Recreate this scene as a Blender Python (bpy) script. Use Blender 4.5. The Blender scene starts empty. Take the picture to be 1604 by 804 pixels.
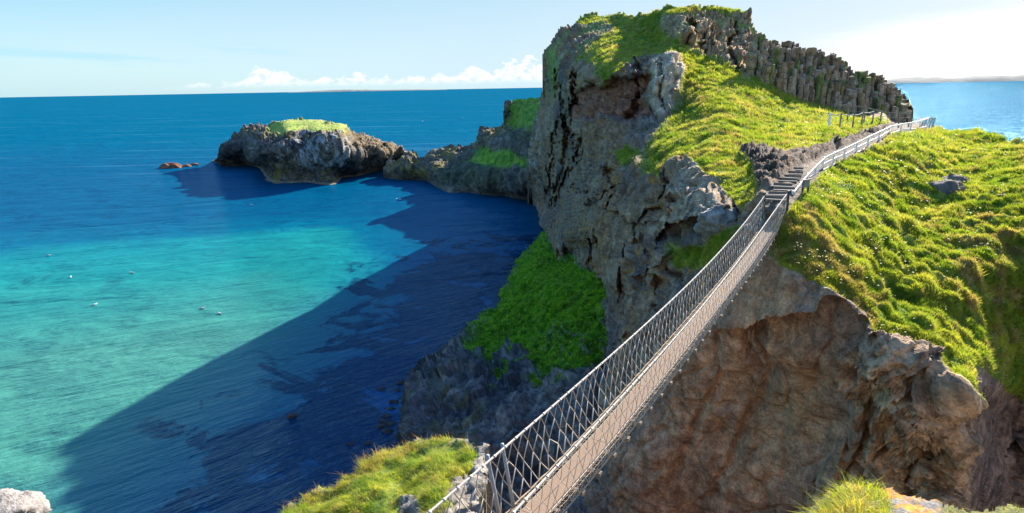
import bpy, math, random
import numpy as np
from mathutils import Vector
random.seed(7); RNG = np.random.default_rng(7)
SC = bpy.context.scene; COL = SC.collection

# ------------------------------------------------------------------ camera
F = 1000.0; PITCH = math.radians(14.8); ROLL = math.atan(29/1604.0); H = 33.0
cf = np.array([0, math.cos(PITCH), -math.sin(PITCH)]); cr0 = np.array([1.0, 0, 0]); cu0 = np.cross(cr0, cf)
cR = cr0*math.cos(ROLL) - cu0*math.sin(ROLL); cU = cu0*math.cos(ROLL) + cr0*math.sin(ROLL)
cam_d = bpy.data.cameras.new('camera'); cam = bpy.data.objects.new('camera', cam_d); COL.objects.link(cam)
from mathutils import Matrix
cam.matrix_world = Matrix(((cR[0], cU[0], -cf[0], 0), (cR[1], cU[1], -cf[1], 0), (cR[2], cU[2], -cf[2], H), (0, 0, 0, 1)))
cam_d.sensor_width = 36.0; cam_d.lens = 36.0*F/1604.0; cam_d.clip_start = 0.1; cam_d.clip_end = 120000.0
SC.camera = cam

# ------------------------------------------------------------------ light, sky, exposure
SUN_AZ = math.radians(34)      # clockwise from +Y (the view direction)
SUN_EL = math.radians(24.5)
sd = Vector((math.sin(SUN_AZ)*math.cos(SUN_EL), math.cos(SUN_AZ)*math.cos(SUN_EL), math.sin(SUN_EL)))
sun_d = bpy.data.lights.new('sun', 'SUN'); sun_d.energy = 5.0; sun_d.angle = math.radians(0.5); sun_d.color = (1.0, 0.93, 0.82)
sun = bpy.data.objects.new('sun', sun_d); COL.objects.link(sun); sun.rotation_euler = sd.to_track_quat('Z', 'Y').to_euler(); sun.location = (60, 0, 120)
SC.view_settings.view_transform = 'Standard'; SC.view_settings.look = 'None'; SC.view_settings.gamma = 1.0
SC.view_settings.exposure = 1.45
SC.cycles.max_bounces = 6; SC.cycles.diffuse_bounces = 3; SC.cycles.transparent_max_bounces = 6

class NT:
    """small helper around a node tree"""
    def __init__(s, tree): s.t = tree; s.n = tree.nodes; s.l = tree.links; s.n.clear()
    def node(s, typ, **kw):
        n = s.n.new(typ)
        for k, v in kw.items():
            if k.startswith('i_'): n.inputs[k[2:].replace('_', ' ')].default_value = v
            else: setattr(n, k, v)
        return n
    def link(s, a, b): s.l.new(a, b)
    def put(s, v, sock):
        if isinstance(v, (int, float, tuple, list)): sock.default_value = v
        else: s.l.new(v, sock)
    def math(s, op, a, b=0.0, c=None, clamp=False):
        n = s.n.new('ShaderNodeMath'); n.operation = op; n.use_clamp = clamp
        s.put(a, n.inputs[0]); s.put(b, n.inputs[1])
        if c is not None: s.put(c, n.inputs[2])
        return n.outputs[0]
    def ramp(s, v, pts, interp='LINEAR'):
        n = s.n.new('ShaderNodeValToRGB'); n.color_ramp.interpolation = interp
        e = n.color_ramp.elements
        while len(e) > 1: e.remove(e[-1])
        for i, (p, c) in enumerate(pts):
            if isinstance(c, (int, float)): c = (c, c, c)
            if i == 0: e[0].position = p; q = e[0]
            else: q = e.new(p)
            q.color = tuple(c) + (1,)
        s.put(v, n.inputs[0]); return n.outputs[0]
    def mix(s, f, a, b, blend='MIX'):
        n = s.n.new('ShaderNodeMix'); n.data_type = 'RGBA'; n.blend_type = blend
        s.put(f, n.inputs[0])
        s.put(tuple(a)+(1,) if isinstance(a, tuple) and len(a) == 3 else a, n.inputs[6])
        s.put(tuple(b)+(1,) if isinstance(b, tuple) and len(b) == 3 else b, n.inputs[7])
        return n.outputs[2]
    def noise(s, vec, scale, detail=4, rough=0.55, dist=0.0, dim='3D'):
        n = s.n.new('ShaderNodeTexNoise'); n.noise_dimensions = dim
        n.inputs['Scale'].default_value = scale; n.inputs['Detail'].default_value = detail
        n.inputs['Roughness'].default_value = rough; n.inputs['Distortion'].default_value = dist
        if vec is not None: s.l.new(vec, n.inputs['Vector'])
        return n.outputs[0]
    def mapr(s, v, a, b, c=0.0, d=1.0, smooth=False):
        n = s.n.new('ShaderNodeMapRange')
        if smooth: n.interpolation_type = 'SMOOTHSTEP'
        s.put(v, n.inputs[0])
        for i, x in enumerate((a, b, c, d)): s.put(x, n.inputs[i+1])
        return n.outputs[0]

world = bpy.data.worlds.new('World'); SC.world = world; world.use_nodes = True
w = NT(world.node_tree)
sky = w.node('ShaderNodeTexSky', sky_type='NISHITA', sun_disc=False, sun_elevation=SUN_EL, sun_rotation=SUN_AZ)
sky.altitude = 30; sky.air_density = 1.0; sky.dust_density = 1.2; sky.ozone_density = 1.6
gen = w.node('ShaderNodeTexCoord').outputs['Generated']
sep = w.node('ShaderNodeSeparateXYZ'); w.link(gen, sep.inputs[0])
az = w.math('ARCTAN2', sep.outputs[0], sep.outputs[1])          # radians clockwise from the view direction
el = w.math('ARCSINE', sep.outputs[2])
comb = w.node('ShaderNodeCombineXYZ'); w.link(az, comb.inputs[0]); w.link(w.math('MULTIPLY', el, 1.5), comb.inputs[1])
# cumulus bank low over the horizon: its height depends on the bearing
azn = w.mapr(az, -0.75, 0.45)
env = w.math('MULTIPLY', 0.86, w.ramp(azn, [(0, 0.0), (0.20, 0.004), (0.27, 0.018), (0.31, 0.022), (0.325, 0.040), (0.35, 0.042), (0.365, 0.022), (0.40, 0.022), (0.44, 0.028), (0.5, 0.022),
                   (0.56, 0.026), (0.58, 0.034), (0.605, 0.036), (0.62, 0.051), (0.65, 0.047), (0.68, 0.045), (0.72, 0.036), (0.78, 0.034), (0.9, 0.02), (1, 0.0)]))
pf = w.noise(comb.outputs[0], 46, 7, 0.66)
pf2 = w.noise(comb.outputs[0], 17, 2, 0.5)
hgt = w.math('MULTIPLY', env, w.math('ADD', -0.95, w.math('ADD', w.math('MULTIPLY', pf, 2.1), w.math('MULTIPLY', pf2, 1.6))))
cum = w.mapr(w.math('SUBTRACT', hgt, el), -0.0012, 0.006, smooth=True)
cum = w.math('MULTIPLY', cum, w.mapr(el, 0.004, 0.018, smooth=True))
puff = w.mapr(w.noise(comb.outputs[0], 75, 5, 0.6), 0.38, 0.58, 0.0, 1.0)
# thin high streaks on the left, and the milky veil on the right
cs = w.node('ShaderNodeCombineXYZ'); w.link(w.math('MULTIPLY', az, 3.0), cs.inputs[0]); w.link(w.math('MULTIPLY', w.math('SUBTRACT', el, w.math('MULTIPLY', az, -0.035)), 46), cs.inputs[1])
st = w.noise(cs.outputs[0], 1.3, 5, 0.55)
streak = w.math('MULTIPLY', w.mapr(st, 0.5, 0.66, smooth=True), w.math('MULTIPLY', w.mapr(el, 0.03, 0.04, smooth=True), w.mapr(el, 0.075, 0.05, smooth=True)))
streak = w.math('MULTIPLY', streak, w.mapr(az, -0.25, -0.4, smooth=True))
veil_top = w.math('ADD', 0.052, w.math('MULTIPLY', w.math('SUBTRACT', az, 0.42), 0.12))
veil_top = w.math('ADD', veil_top, w.math('MULTIPLY', w.math('SUBTRACT', w.noise(cs.outputs[0], 1.0, 4, 0.6), 0.5), 0.05))
veil = w.math('MULTIPLY', w.mapr(w.math('SUBTRACT', veil_top, el), -0.02, 0.03, smooth=True), w.mapr(az, 0.36, 0.56, smooth=True))
veil = w.math('MULTIPLY', veil, w.mapr(az, 1.9, 2.6, 1.0, 0.0, smooth=True))
# clear air: pale over the horizon, deeper blue overhead and away from the sun
lo = w.ramp(w.mapr(az, -0.75, 0.75), [(0, (2.6, 4.0, 4.45)), (0.5, (2.75, 3.75, 4.35)), (0.8, (3.5, 4.05, 4.4)), (1, (4.6, 4.7, 4.7))])
hi = w.ramp(w.mapr(az, -0.75, 0.75), [(0, (0.7, 2.5, 3.9)), (0.5, (1.6, 3.0, 3.95)), (1, (2.6, 3.6, 4.4))])
air = w.mix(w.mapr(el, 0.02, 0.20, smooth=True), lo, hi)
air = w.mix(w.mapr(el, 0.22, 0.75, smooth=True), air, (0.45, 1.6, 4.5))
lim = w.node('ShaderNodeMix', data_type='RGBA', blend_type='DARKEN'); lim.inputs[0].default_value = 1.0; w.link(sky.outputs[0], lim.inputs[6]); lim.inputs[7].default_value = (4.4, 4.6, 4.8, 1)
c = w.mix(0.82, lim.outputs[2], air)
c = w.mix(w.math('MULTIPLY', streak, 0.5), c, (1.9, 3.6, 4.5))
c = w.mix(veil, c, (5.6, 5.5, 5.45))
pc = w.node('ShaderNodeMix', data_type='RGBA'); w.link(puff, pc.inputs[0]); pc.inputs[6].default_value = (3.5, 4.05, 4.45, 1); pc.inputs[7].default_value = (5.3, 5.3, 5.35, 1)
c = w.mix(w.math('MULTIPLY', cum, 0.92), c, pc.outputs[2])
bg = w.node('ShaderNodeBackground'); w.link(c, bg.inputs[0]); bg.inputs[1].default_value = 0.084
wo = w.node('ShaderNodeOutputWorld'); w.link(bg.outputs[0], wo.inputs[0])

# ------------------------------------------------------------------ general helpers
def ray(px, py):
    a = (np.asarray(px, float)-802)/F; b = (402-np.asarray(py, float))/F
    return cf + a[..., None]*cR + b[..., None]*cU
def at(px, py, Y):
    d = ray(px, py); return d*(np.asarray(Y)/d[..., 1])[..., None] + np.array([0, 0, H])
def Yz(px, py, z):
    d = ray(px, py); return d[..., 1]*(z-H)/d[..., 2]

def tag(o, label=None, cat=None, group=None, kind=None):
    if label: o['label'] = label
    if cat: o['category'] = cat
    if group: o['group'] = group
    if kind: o['kind'] = kind
    return o
def empty(name, loc):
    o = bpy.data.objects.new(name, None); COL.objects.link(o); o.location = loc; o.empty_display_size = 0.3; return o
def link(name, me, parent=None, mat=None):
    o = bpy.data.objects.new(name, me); COL.objects.link(o)
    if mat: me.materials.append(mat) if not me.materials else None
    if parent: o.parent = parent
    return o
def np_mesh(name, V, Fc, col=None, attrs=None, smooth=True):
    """V (n,3); Fc: list of int arrays (m,k) of faces"""
    me = bpy.data.meshes.new(name)
    V = np.asarray(V, np.float32); me.vertices.add(len(V)); me.vertices.foreach_set('co', V.ravel())
    if not isinstance(Fc, list): Fc = [Fc]
    tot = np.concatenate([np.full(len(f), f.shape[1], np.int32) for f in Fc if len(f)])
    idx = np.concatenate([f.ravel() for f in Fc if len(f)]).astype(np.int32)
    me.loops.add(len(idx)); me.loops.foreach_set('vertex_index', idx)
    me.polygons.add(len(tot)); st = np.concatenate([[0], np.cumsum(tot)[:-1]]).astype(np.int32)
    me.polygons.foreach_set('loop_start', st); me.polygons.foreach_set('loop_total', tot)
    me.polygons.foreach_set('use_smooth', np.full(len(tot), smooth))
    if col is not None:
        a = me.color_attributes.new('Col', 'FLOAT_COLOR', 'POINT')
        c = np.ones((len(V), 4), np.float32); c[:, :3] = col; a.data.foreach_set('color', c.ravel())
    for k, v in (attrs or {}).items():
        a = me.attributes.new(k, 'FLOAT', 'POINT'); a.data.foreach_set('value', np.asarray(v, np.float32))
    me.update(calc_edges=True); me.validate(); return me

# numpy noise
_P = np.random.default_rng(3).permutation(256).astype(np.int64); _P = np.concatenate([_P, _P, _P])
_G = np.random.default_rng(4).normal(size=(256, 3)); _G /= np.linalg.norm(_G, axis=1)[:, None]
def perlin(P):
    i = np.floor(P).astype(np.int64); f = P-i; i &= 255; u = f*f*f*(f*(f*6-15)+10); out = 0
    for dx in (0, 1):
        wx = u[:, 0] if dx else 1-u[:, 0]
        for dy in (0, 1):
            wy = u[:, 1] if dy else 1-u[:, 1]
            for dz in (0, 1):
                wz = u[:, 2] if dz else 1-u[:, 2]
                h = _P[_P[_P[(i[:, 0]+dx) & 255]+((i[:, 1]+dy) & 255)]+((i[:, 2]+dz) & 255)]
                g = _G[h]; d = g[:, 0]*(f[:, 0]-dx)+g[:, 1]*(f[:, 1]-dy)+g[:, 2]*(f[:, 2]-dz)
                out = out + wx*wy*wz*d
    return out*1.6
def fbm(P, s, o=4, g=0.5, seed=0.0):
    a = 1.0; r = 0; P = P*s+seed*17.13
    for k in range(o): r = r+a*perlin(P); P = P*2.03+5.1; a *= g
    return r
def ridged(P, s, o=4, g=0.5, seed=0.0):
    a = 1.0; r = 0; P = P*s+seed*13.7
    for k in range(o): r = r+a*(1-2.2*np.abs(perlin(P))); P = P*2.1+3.3; a *= g
    return r
_R = np.random.default_rng(5).random((256, 4))
def cells(P, s, seed=0.0):
    """3-D Voronoi: F1, F2-F1, random value of the cell"""
    P = P*s+seed*9.7; i = np.floor(P).astype(np.int64); f = P-i; f1 = np.full(len(P), 9.0); f2 = f1.copy(); idv = np.zeros(len(P))
    for dx in (-1, 0, 1):
        for dy in (-1, 0, 1):
            for dz in (-1, 0, 1):
                h = _P[_P[_P[(i[:, 0]+dx) & 255]+((i[:, 1]+dy) & 255)]+((i[:, 2]+dz) & 255)]
                r = _R[h]; d = np.sqrt((dx+r[:, 0]-f[:, 0])**2+(dy+r[:, 1]-f[:, 1])**2+(dz+r[:, 2]-f[:, 2])**2)
                c = d < f1; f2 = np.where(c, f1, np.minimum(f2, d)); idv = np.where(c, r[:, 3], idv); f1 = np.where(c, d, f1)
    return f1, f2-f1, idv

def inside(poly, x, y):
    r = np.zeros(x.shape, bool); n = len(poly)
    for k in range(n):
        x0, y0 = poly[k]; x1, y1 = poly[(k+1) % n]
        if y0 == y1: continue
        c = ((y0 > y) != (y1 > y)) & (x < (x1-x0)*(y-y0)/(y1-y0)+x0); r ^= c
    return r
def pdist(poly, x, y):
    d = np.full(x.shape, 1e9); n = len(poly)
    for k in range(n):
        x0, y0 = poly[k]; x1, y1 = poly[(k+1) % n]; vx, vy = x1-x0, y1-y0; L = vx*vx+vy*vy+1e-9
        t = np.clip(((x-x0)*vx+(y-y0)*vy)/L, 0, 1); d = np.minimum(d, np.hypot(x-x0-t*vx, y-y0-t*vy))
    return d
def soft(poly, x, y, feather=6.0, jit=None):
    d = pdist(poly, x, y); s = np.where(inside(poly, x, y), d, -d)
    if jit is not None: s = s+jit
    t = np.clip(s/feather*0.5+0.5, 0, 1); return t*t*(3-2*t)

class Sheet:
    """a stretch of terrain: thin-plate surface through surveyed points (bearing column, row, distance), cut to an outline"""
    def __init__(s, ctl, lam=1e-4):
        c = np.array([(a, b, (Yz(np.array(float(a)), np.array(float(b)), -0.5) if d == 0 else d)) for a, b, d in ctl], float)
        s.p = c[:, :2]/400.0; wv = 20.0/c[:, 2]; n = len(c)
        r = np.linalg.norm(s.p[:, None]-s.p[None], axis=2); K = s.k(r)+lam*np.eye(n)
        A = np.zeros((n+3, n+3)); A[:n, :n] = K; A[:n, n] = 1; A[:n, n+1:] = s.p; A[n, :n] = 1; A[n+1:, :n] = s.p.T
        s.w = np.linalg.solve(A, np.concatenate([wv, [0, 0, 0]])); s.lo, s.hi = wv.min()*0.85, wv.max()*1.15
    @staticmethod
    def k(r): return np.where(r > 0, r*r*np.log(np.maximum(r, 1e-9)), 0)
    def Y(s, x, y):
        x = np.asarray(x, float).ravel(); y = np.asarray(y, float).ravel(); out = np.empty(len(x))
        for a in range(0, len(x), 40000):
            q = np.stack([x[a:a+40000], y[a:a+40000]], -1)/400.0
            r = np.linalg.norm(q[:, None]-s.p[None], axis=2)
            out[a:a+40000] = s.k(r)@s.w[:-3]+s.w[-3]+q@s.w[-2:]
        return 20.0/np.clip(out, s.lo, s.hi)
    def pt(s, x, y): return at(np.array([float(x)]), np.array([float(y)]), s.Y([x], [y]))[0]

def build_sheet(name, sheet, outline, step, shape, colour, mat, back=((5, -1.0), (14, -6.0), (30, -18.0), (45, None)), parent=None, jag=4.0):
    """shape(P,N,px,py)->displaced positions, colour(...)->albedo, grass mask.  Edges are carried on backwards and down to the sea bed."""
    ol = np.array(outline, float); x0, y0 = ol.min(0)-1; x1, y1 = ol.max(0)+1
    gx = np.arange(x0, x1+step, step); gy = np.arange(y0, y1+step, step); X, Y = np.meshgrid(gx, gy); nx, ny = len(gx), len(gy)
    Q0 = np.stack([X.ravel(), Y.ravel(), 0*X.ravel()], -1); ins = inside(outline, X.ravel()+jag*(fbm(Q0, 0.035, 4, 0.6, 1)+0.35*fbm(Q0, 0.3, 2, .6, 3)), Y.ravel()+jag*(fbm(Q0, 0.035, 4, 0.6, 2)+0.35*fbm(Q0, 0.3, 2, .6, 4))).reshape(ny, nx)
    cell = ins[:-1, :-1] | ins[1:, :-1] | ins[:-1, 1:] | ins[1:, 1:]
    cj, ci = np.nonzero(cell); q = np.stack([cj*nx+ci, (cj+1)*nx+ci, (cj+1)*nx+ci+1, cj*nx+ci+1], -1)
    used, inv = np.unique(q.ravel(), return_inverse=True); q = inv.reshape(-1, 4)
    px = X.ravel()[used]; py = Y.ravel()[used]
    P = at(px, py, sheet.Y(px, py))
    e = 0.7
    A = at(px+e, py, sheet.Y(px+e, py))-at(px-e, py, sheet.Y(px-e, py)); B = at(px, py-e, sheet.Y(px, py-e))-at(px, py+e, sheet.Y(px, py+e))
    N = np.cross(A, B); N /= np.linalg.norm(N, axis=1)[:, None]+1e-9
    V, grass, info = shape(P, N, px, py)
    col = colour(V, N, px, py, grass, info)
    # boundary
    ed = np.concatenate([q[:, [0, 1]], q[:, [1, 2]], q[:, [2, 3]], q[:, [3, 0]]]); es = np.sort(ed, 1)
    key = es[:, 0]*len(px)+es[:, 1]; u, first, cnt = np.unique(key, return_index=True, return_counts=True)
    be = ed[first[cnt == 1]]; bv = np.unique(be.ravel()); m = -np.ones(len(px), np.int64); m[bv] = np.arange(len(bv))
    n0 = len(px); Vs = [V]; Fs = [q]; prev_id = bv.copy(); cur = V[bv]
    dirn = cur[:, :2]/np.linalg.norm(cur[:, :2], axis=1)[:, None]
    base = n0; nb = len(bv); Vs.append(cur.copy()); lut_prev = np.zeros(len(px), np.int64); lut_prev[bv] = base+np.arange(nb); base += nb
    for d, dz in back:
        nxt = cur.copy(); nxt[:, :2] += dirn*d; nxt[:, 2] = np.maximum(cur[:, 2]+dz, -4.0) if dz is not None else -4.0
        Vs.append(nxt); lut = np.zeros(len(px), np.int64); lut[bv] = base+np.arange(nb); base += nb
        Fs.append(np.stack([be[:, 0]*0+lut_prev[be[:, 1]], lut_prev[be[:, 0]], lut[be[:, 0]], lut[be[:, 1]]], -1)); lut_prev = lut
    k = len(back)+1; V2 = np.concatenate(Vs); col2 = np.concatenate([col]+[col[bv]]*k); g2 = np.concatenate([grass]+[grass[bv]]*k)
    me = np_mesh(name, V2, [np.concatenate(Fs)], col2, {'grass': g2}); me.materials.append(mat)
    o = bpy.data.objects.new(name, me); COL.objects.link(o)
    if parent: o.parent = parent
    # true normals of the displaced sheet
    nn = np.zeros((len(me.vertices), 3), np.float32); me.vertices.foreach_get('normal', nn.ravel())
    nn = np.array([0.0]) if False else nn
    buf = np.zeros(len(me.vertices)*3, np.float32); me.vertices.foreach_get('normal', buf); nn = buf.reshape(-1, 3)[:n0]
    return o, dict(V=V, N=nn, g=grass, q=q, px=px, py=py, col=col)

# ------------------------------------------------------------------ materials
def terrain_mat(name, bump=0.5, fine=3.0):
    m = bpy.data.materials.new(name); m.use_nodes = True; t = NT(m.node_tree)
    a = t.node('ShaderNodeAttribute', attribute_name='Col'); g = t.node('ShaderNodeAttribute', attribute_name='grass')
    pos = t.node('ShaderNodeNewGeometry').outputs['Position']
    n1 = t.noise(pos, fine, 6, 0.65); n2 = t.noise(pos, fine*4.7, 4, 0.6); n3 = t.noise(pos, fine*0.35, 4, 0.6)
    v = t.math('MULTIPLY', t.mapr(n1, 0.28, 0.72, 0.45, 1.6), t.mapr(n2, 0.25, 0.75, 0.62, 1.42))
    hs = t.node('ShaderNodeMix', data_type='RGBA', blend_type='MULTIPLY'); hs.inputs[0].default_value = 1.0
    t.link(a.outputs['Color'], hs.inputs[6]); cc = t.node('ShaderNodeCombineColor')
    for i in range(3): t.link(v, cc.inputs[i])
    t.link(cc.outputs[0], hs.inputs[7])
    warm = t.mix(t.mapr(n3, 0.45, 0.7), hs.outputs[2], (1.15, 1.0, 0.82), 'MULTIPLY') if False else hs.outputs[2]
    hgt = t.math('ADD', t.math('MULTIPLY', n1, 1.0), t.math('MULTIPLY', n2, 0.35))
    vor = t.node('ShaderNodeTexVoronoi', feature='DISTANCE_TO_EDGE'); vor.inputs['Scale'].default_value = fine*0.45
    wp = t.node('ShaderNodeVectorMath', operation='ADD'); t.link(pos, wp.inputs[0]); nz = t.node('ShaderNodeTexNoise'); nz.inputs['Scale'].default_value = fine*.5; t.link(pos, nz.inputs['Vector']); t.link(nz.outputs[1], wp.inputs[1]); t.link(wp.outputs[0], vor.inputs['Vector'])
    crack = t.mapr(vor.outputs[0], 0.0, 0.03, -0.10, 0.0)
    hgt = t.math('ADD', hgt, t.math('MULTIPLY', crack, t.math('SUBTRACT', 1.0, g.outputs['Fac'])))
    b = t.node('ShaderNodeBump'); b.inputs['Strength'].default_value = bump; b.inputs['Distance'].default_value = 0.6/fine; t.link(hgt, b.inputs['Height'])
    p = t.node('ShaderNodeBsdfPrincipled'); t.link(warm, p.inputs['Base Color']); p.inputs['Roughness'].default_value = 0.9; p.inputs['Specular IOR Level'].default_value = 0.25
    t.link(b.outputs[0], p.inputs['Normal'])
    o = t.node('ShaderNodeOutputMaterial'); t.link(p.outputs[0], o.inputs[0]); return m
M_far = terrain_mat('far_rock_and_turf', 0.7, 0.8)
M_ter = terrain_mat('basalt_and_turf', 0.8, 1.6)
M_near = terrain_mat('near_rock_and_soil', 0.7, 7.0)

def blade_mat(name, trans=0.5):
    m = bpy.data.materials.new(name); m.use_nodes = True; t = NT(m.node_tree)
    a = t.node('ShaderNodeAttribute', attribute_name='Col')
    d = t.node('ShaderNodeBsdfPrincipled'); t.link(a.outputs['Color'], d.inputs['Base Color']); d.inputs['Roughness'].default_value = 0.6; d.inputs['Specular IOR Level'].default_value = 0.3
    tr = t.node('ShaderNodeBsdfTranslucent'); t.link(t.mix(1.0, a.outputs['Color'], (1.15, 1.1, 0.5), 'MULTIPLY'), tr.inputs[0])
    mx = t.node('ShaderNodeMixShader'); mx.inputs[0].default_value = trans; t.link(d.outputs[0], mx.inputs[1]); t.link(tr.outputs[0], mx.inputs[2])
    o = t.node('ShaderNodeOutputMaterial'); t.link(mx.outputs[0], o.inputs[0]); return m
M_blade = blade_mat('grass_blades')
def plain(name, col, rough=0.7, bump=0.0, scale=20.0, var=0.25, spec=0.3, stretch=None):
    m = bpy.data.materials.new(name); m.use_nodes = True; t = NT(m.node_tree)
    tc = t.node('ShaderNodeTexCoord').outputs['Object']
    if stretch:
        mp = t.node('ShaderNodeMapping'); mp.inputs['Scale'].default_value = stretch; t.link(tc, mp.inputs[0]); tc = mp.outputs[0]
    n = t.noise(tc, scale, 5, 0.6)
    lo = tuple(x*(1-var) for x in col); hi = tuple(min(1, x*(1+var)) for x in col)
    cc = t.ramp(n, [(0.3, lo), (0.7, hi)])
    p = t.node('ShaderNodeBsdfPrincipled'); t.link(cc, p.inputs['Base Color']); p.inputs['Roughness'].default_value = rough; p.inputs['Specular IOR Level'].default_value = spec
    if bump:
        b = t.node('ShaderNodeBump'); b.inputs['Strength'].default_value = bump; b.inputs['Distance'].default_value = 0.3/scale; t.link(n, b.inputs['Height']); t.link(b.outputs[0], p.inputs['Normal'])
    o = t.node('ShaderNodeOutputMaterial'); t.link(p.outputs[0], o.inputs[0]); return m
M_haze = plain('distant_land', (0.20, 0.205, 0.19), 0.95, 0, 0.004, 0.3, 0.1)
M_rope = plain('weathered_rope', (0.52, 0.46, 0.39), 0.8, 0.4, 60, 0.2)
M_ropeT = plain('tan_rope', (0.42, 0.31, 0.20), 0.85, 0.4, 60, 0.25)
M_deck = plain('weathered_deck_board', (0.29, 0.195, 0.13), 0.85, 0.5, 14, 0.22, 0.2, (1, 8, 1))
M_beam = plain('grey_timber', (0.24, 0.19, 0.145), 0.85, 0.5, 12, 0.3, 0.2, (1, 6, 1))
M_white = plain('white_painted_timber', (0.88, 0.87, 0.84), 0.5, 0.2, 9, 0.1)
M_ropeD = plain('shaded_rope', (0.24, 0.20, 0.16), 0.85, 0.4, 60, 0.3)
M_dark = plain('dark_stained_timber', (0.035, 0.045, 0.038), 0.6, 0.2, 9, 0.2)
M_sign = plain('grey_green_signboard', (0.14, 0.19, 0.18), 0.5, 0.1, 5, 0.12)
M_post = plain('silvered_fence_post', (0.27, 0.23, 0.18), 0.85, 0.4, 12, 0.3)
M_steel = plain('galvanised_steel', (0.33, 0.34, 0.35), 0.45, 0.1, 20, 0.12, 0.5)
M_gullw = plain('white_feathers', (0.8, 0.79, 0.77), 0.7, 0, 10, 0.05)
M_gullg = plain('grey_feathers', (0.30, 0.32, 0.35), 0.7, 0, 10, 0.05)
M_beak = plain('yellow_beak', (0.7, 0.4, 0.05), 0.5, 0, 10, 0.05)

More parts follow.
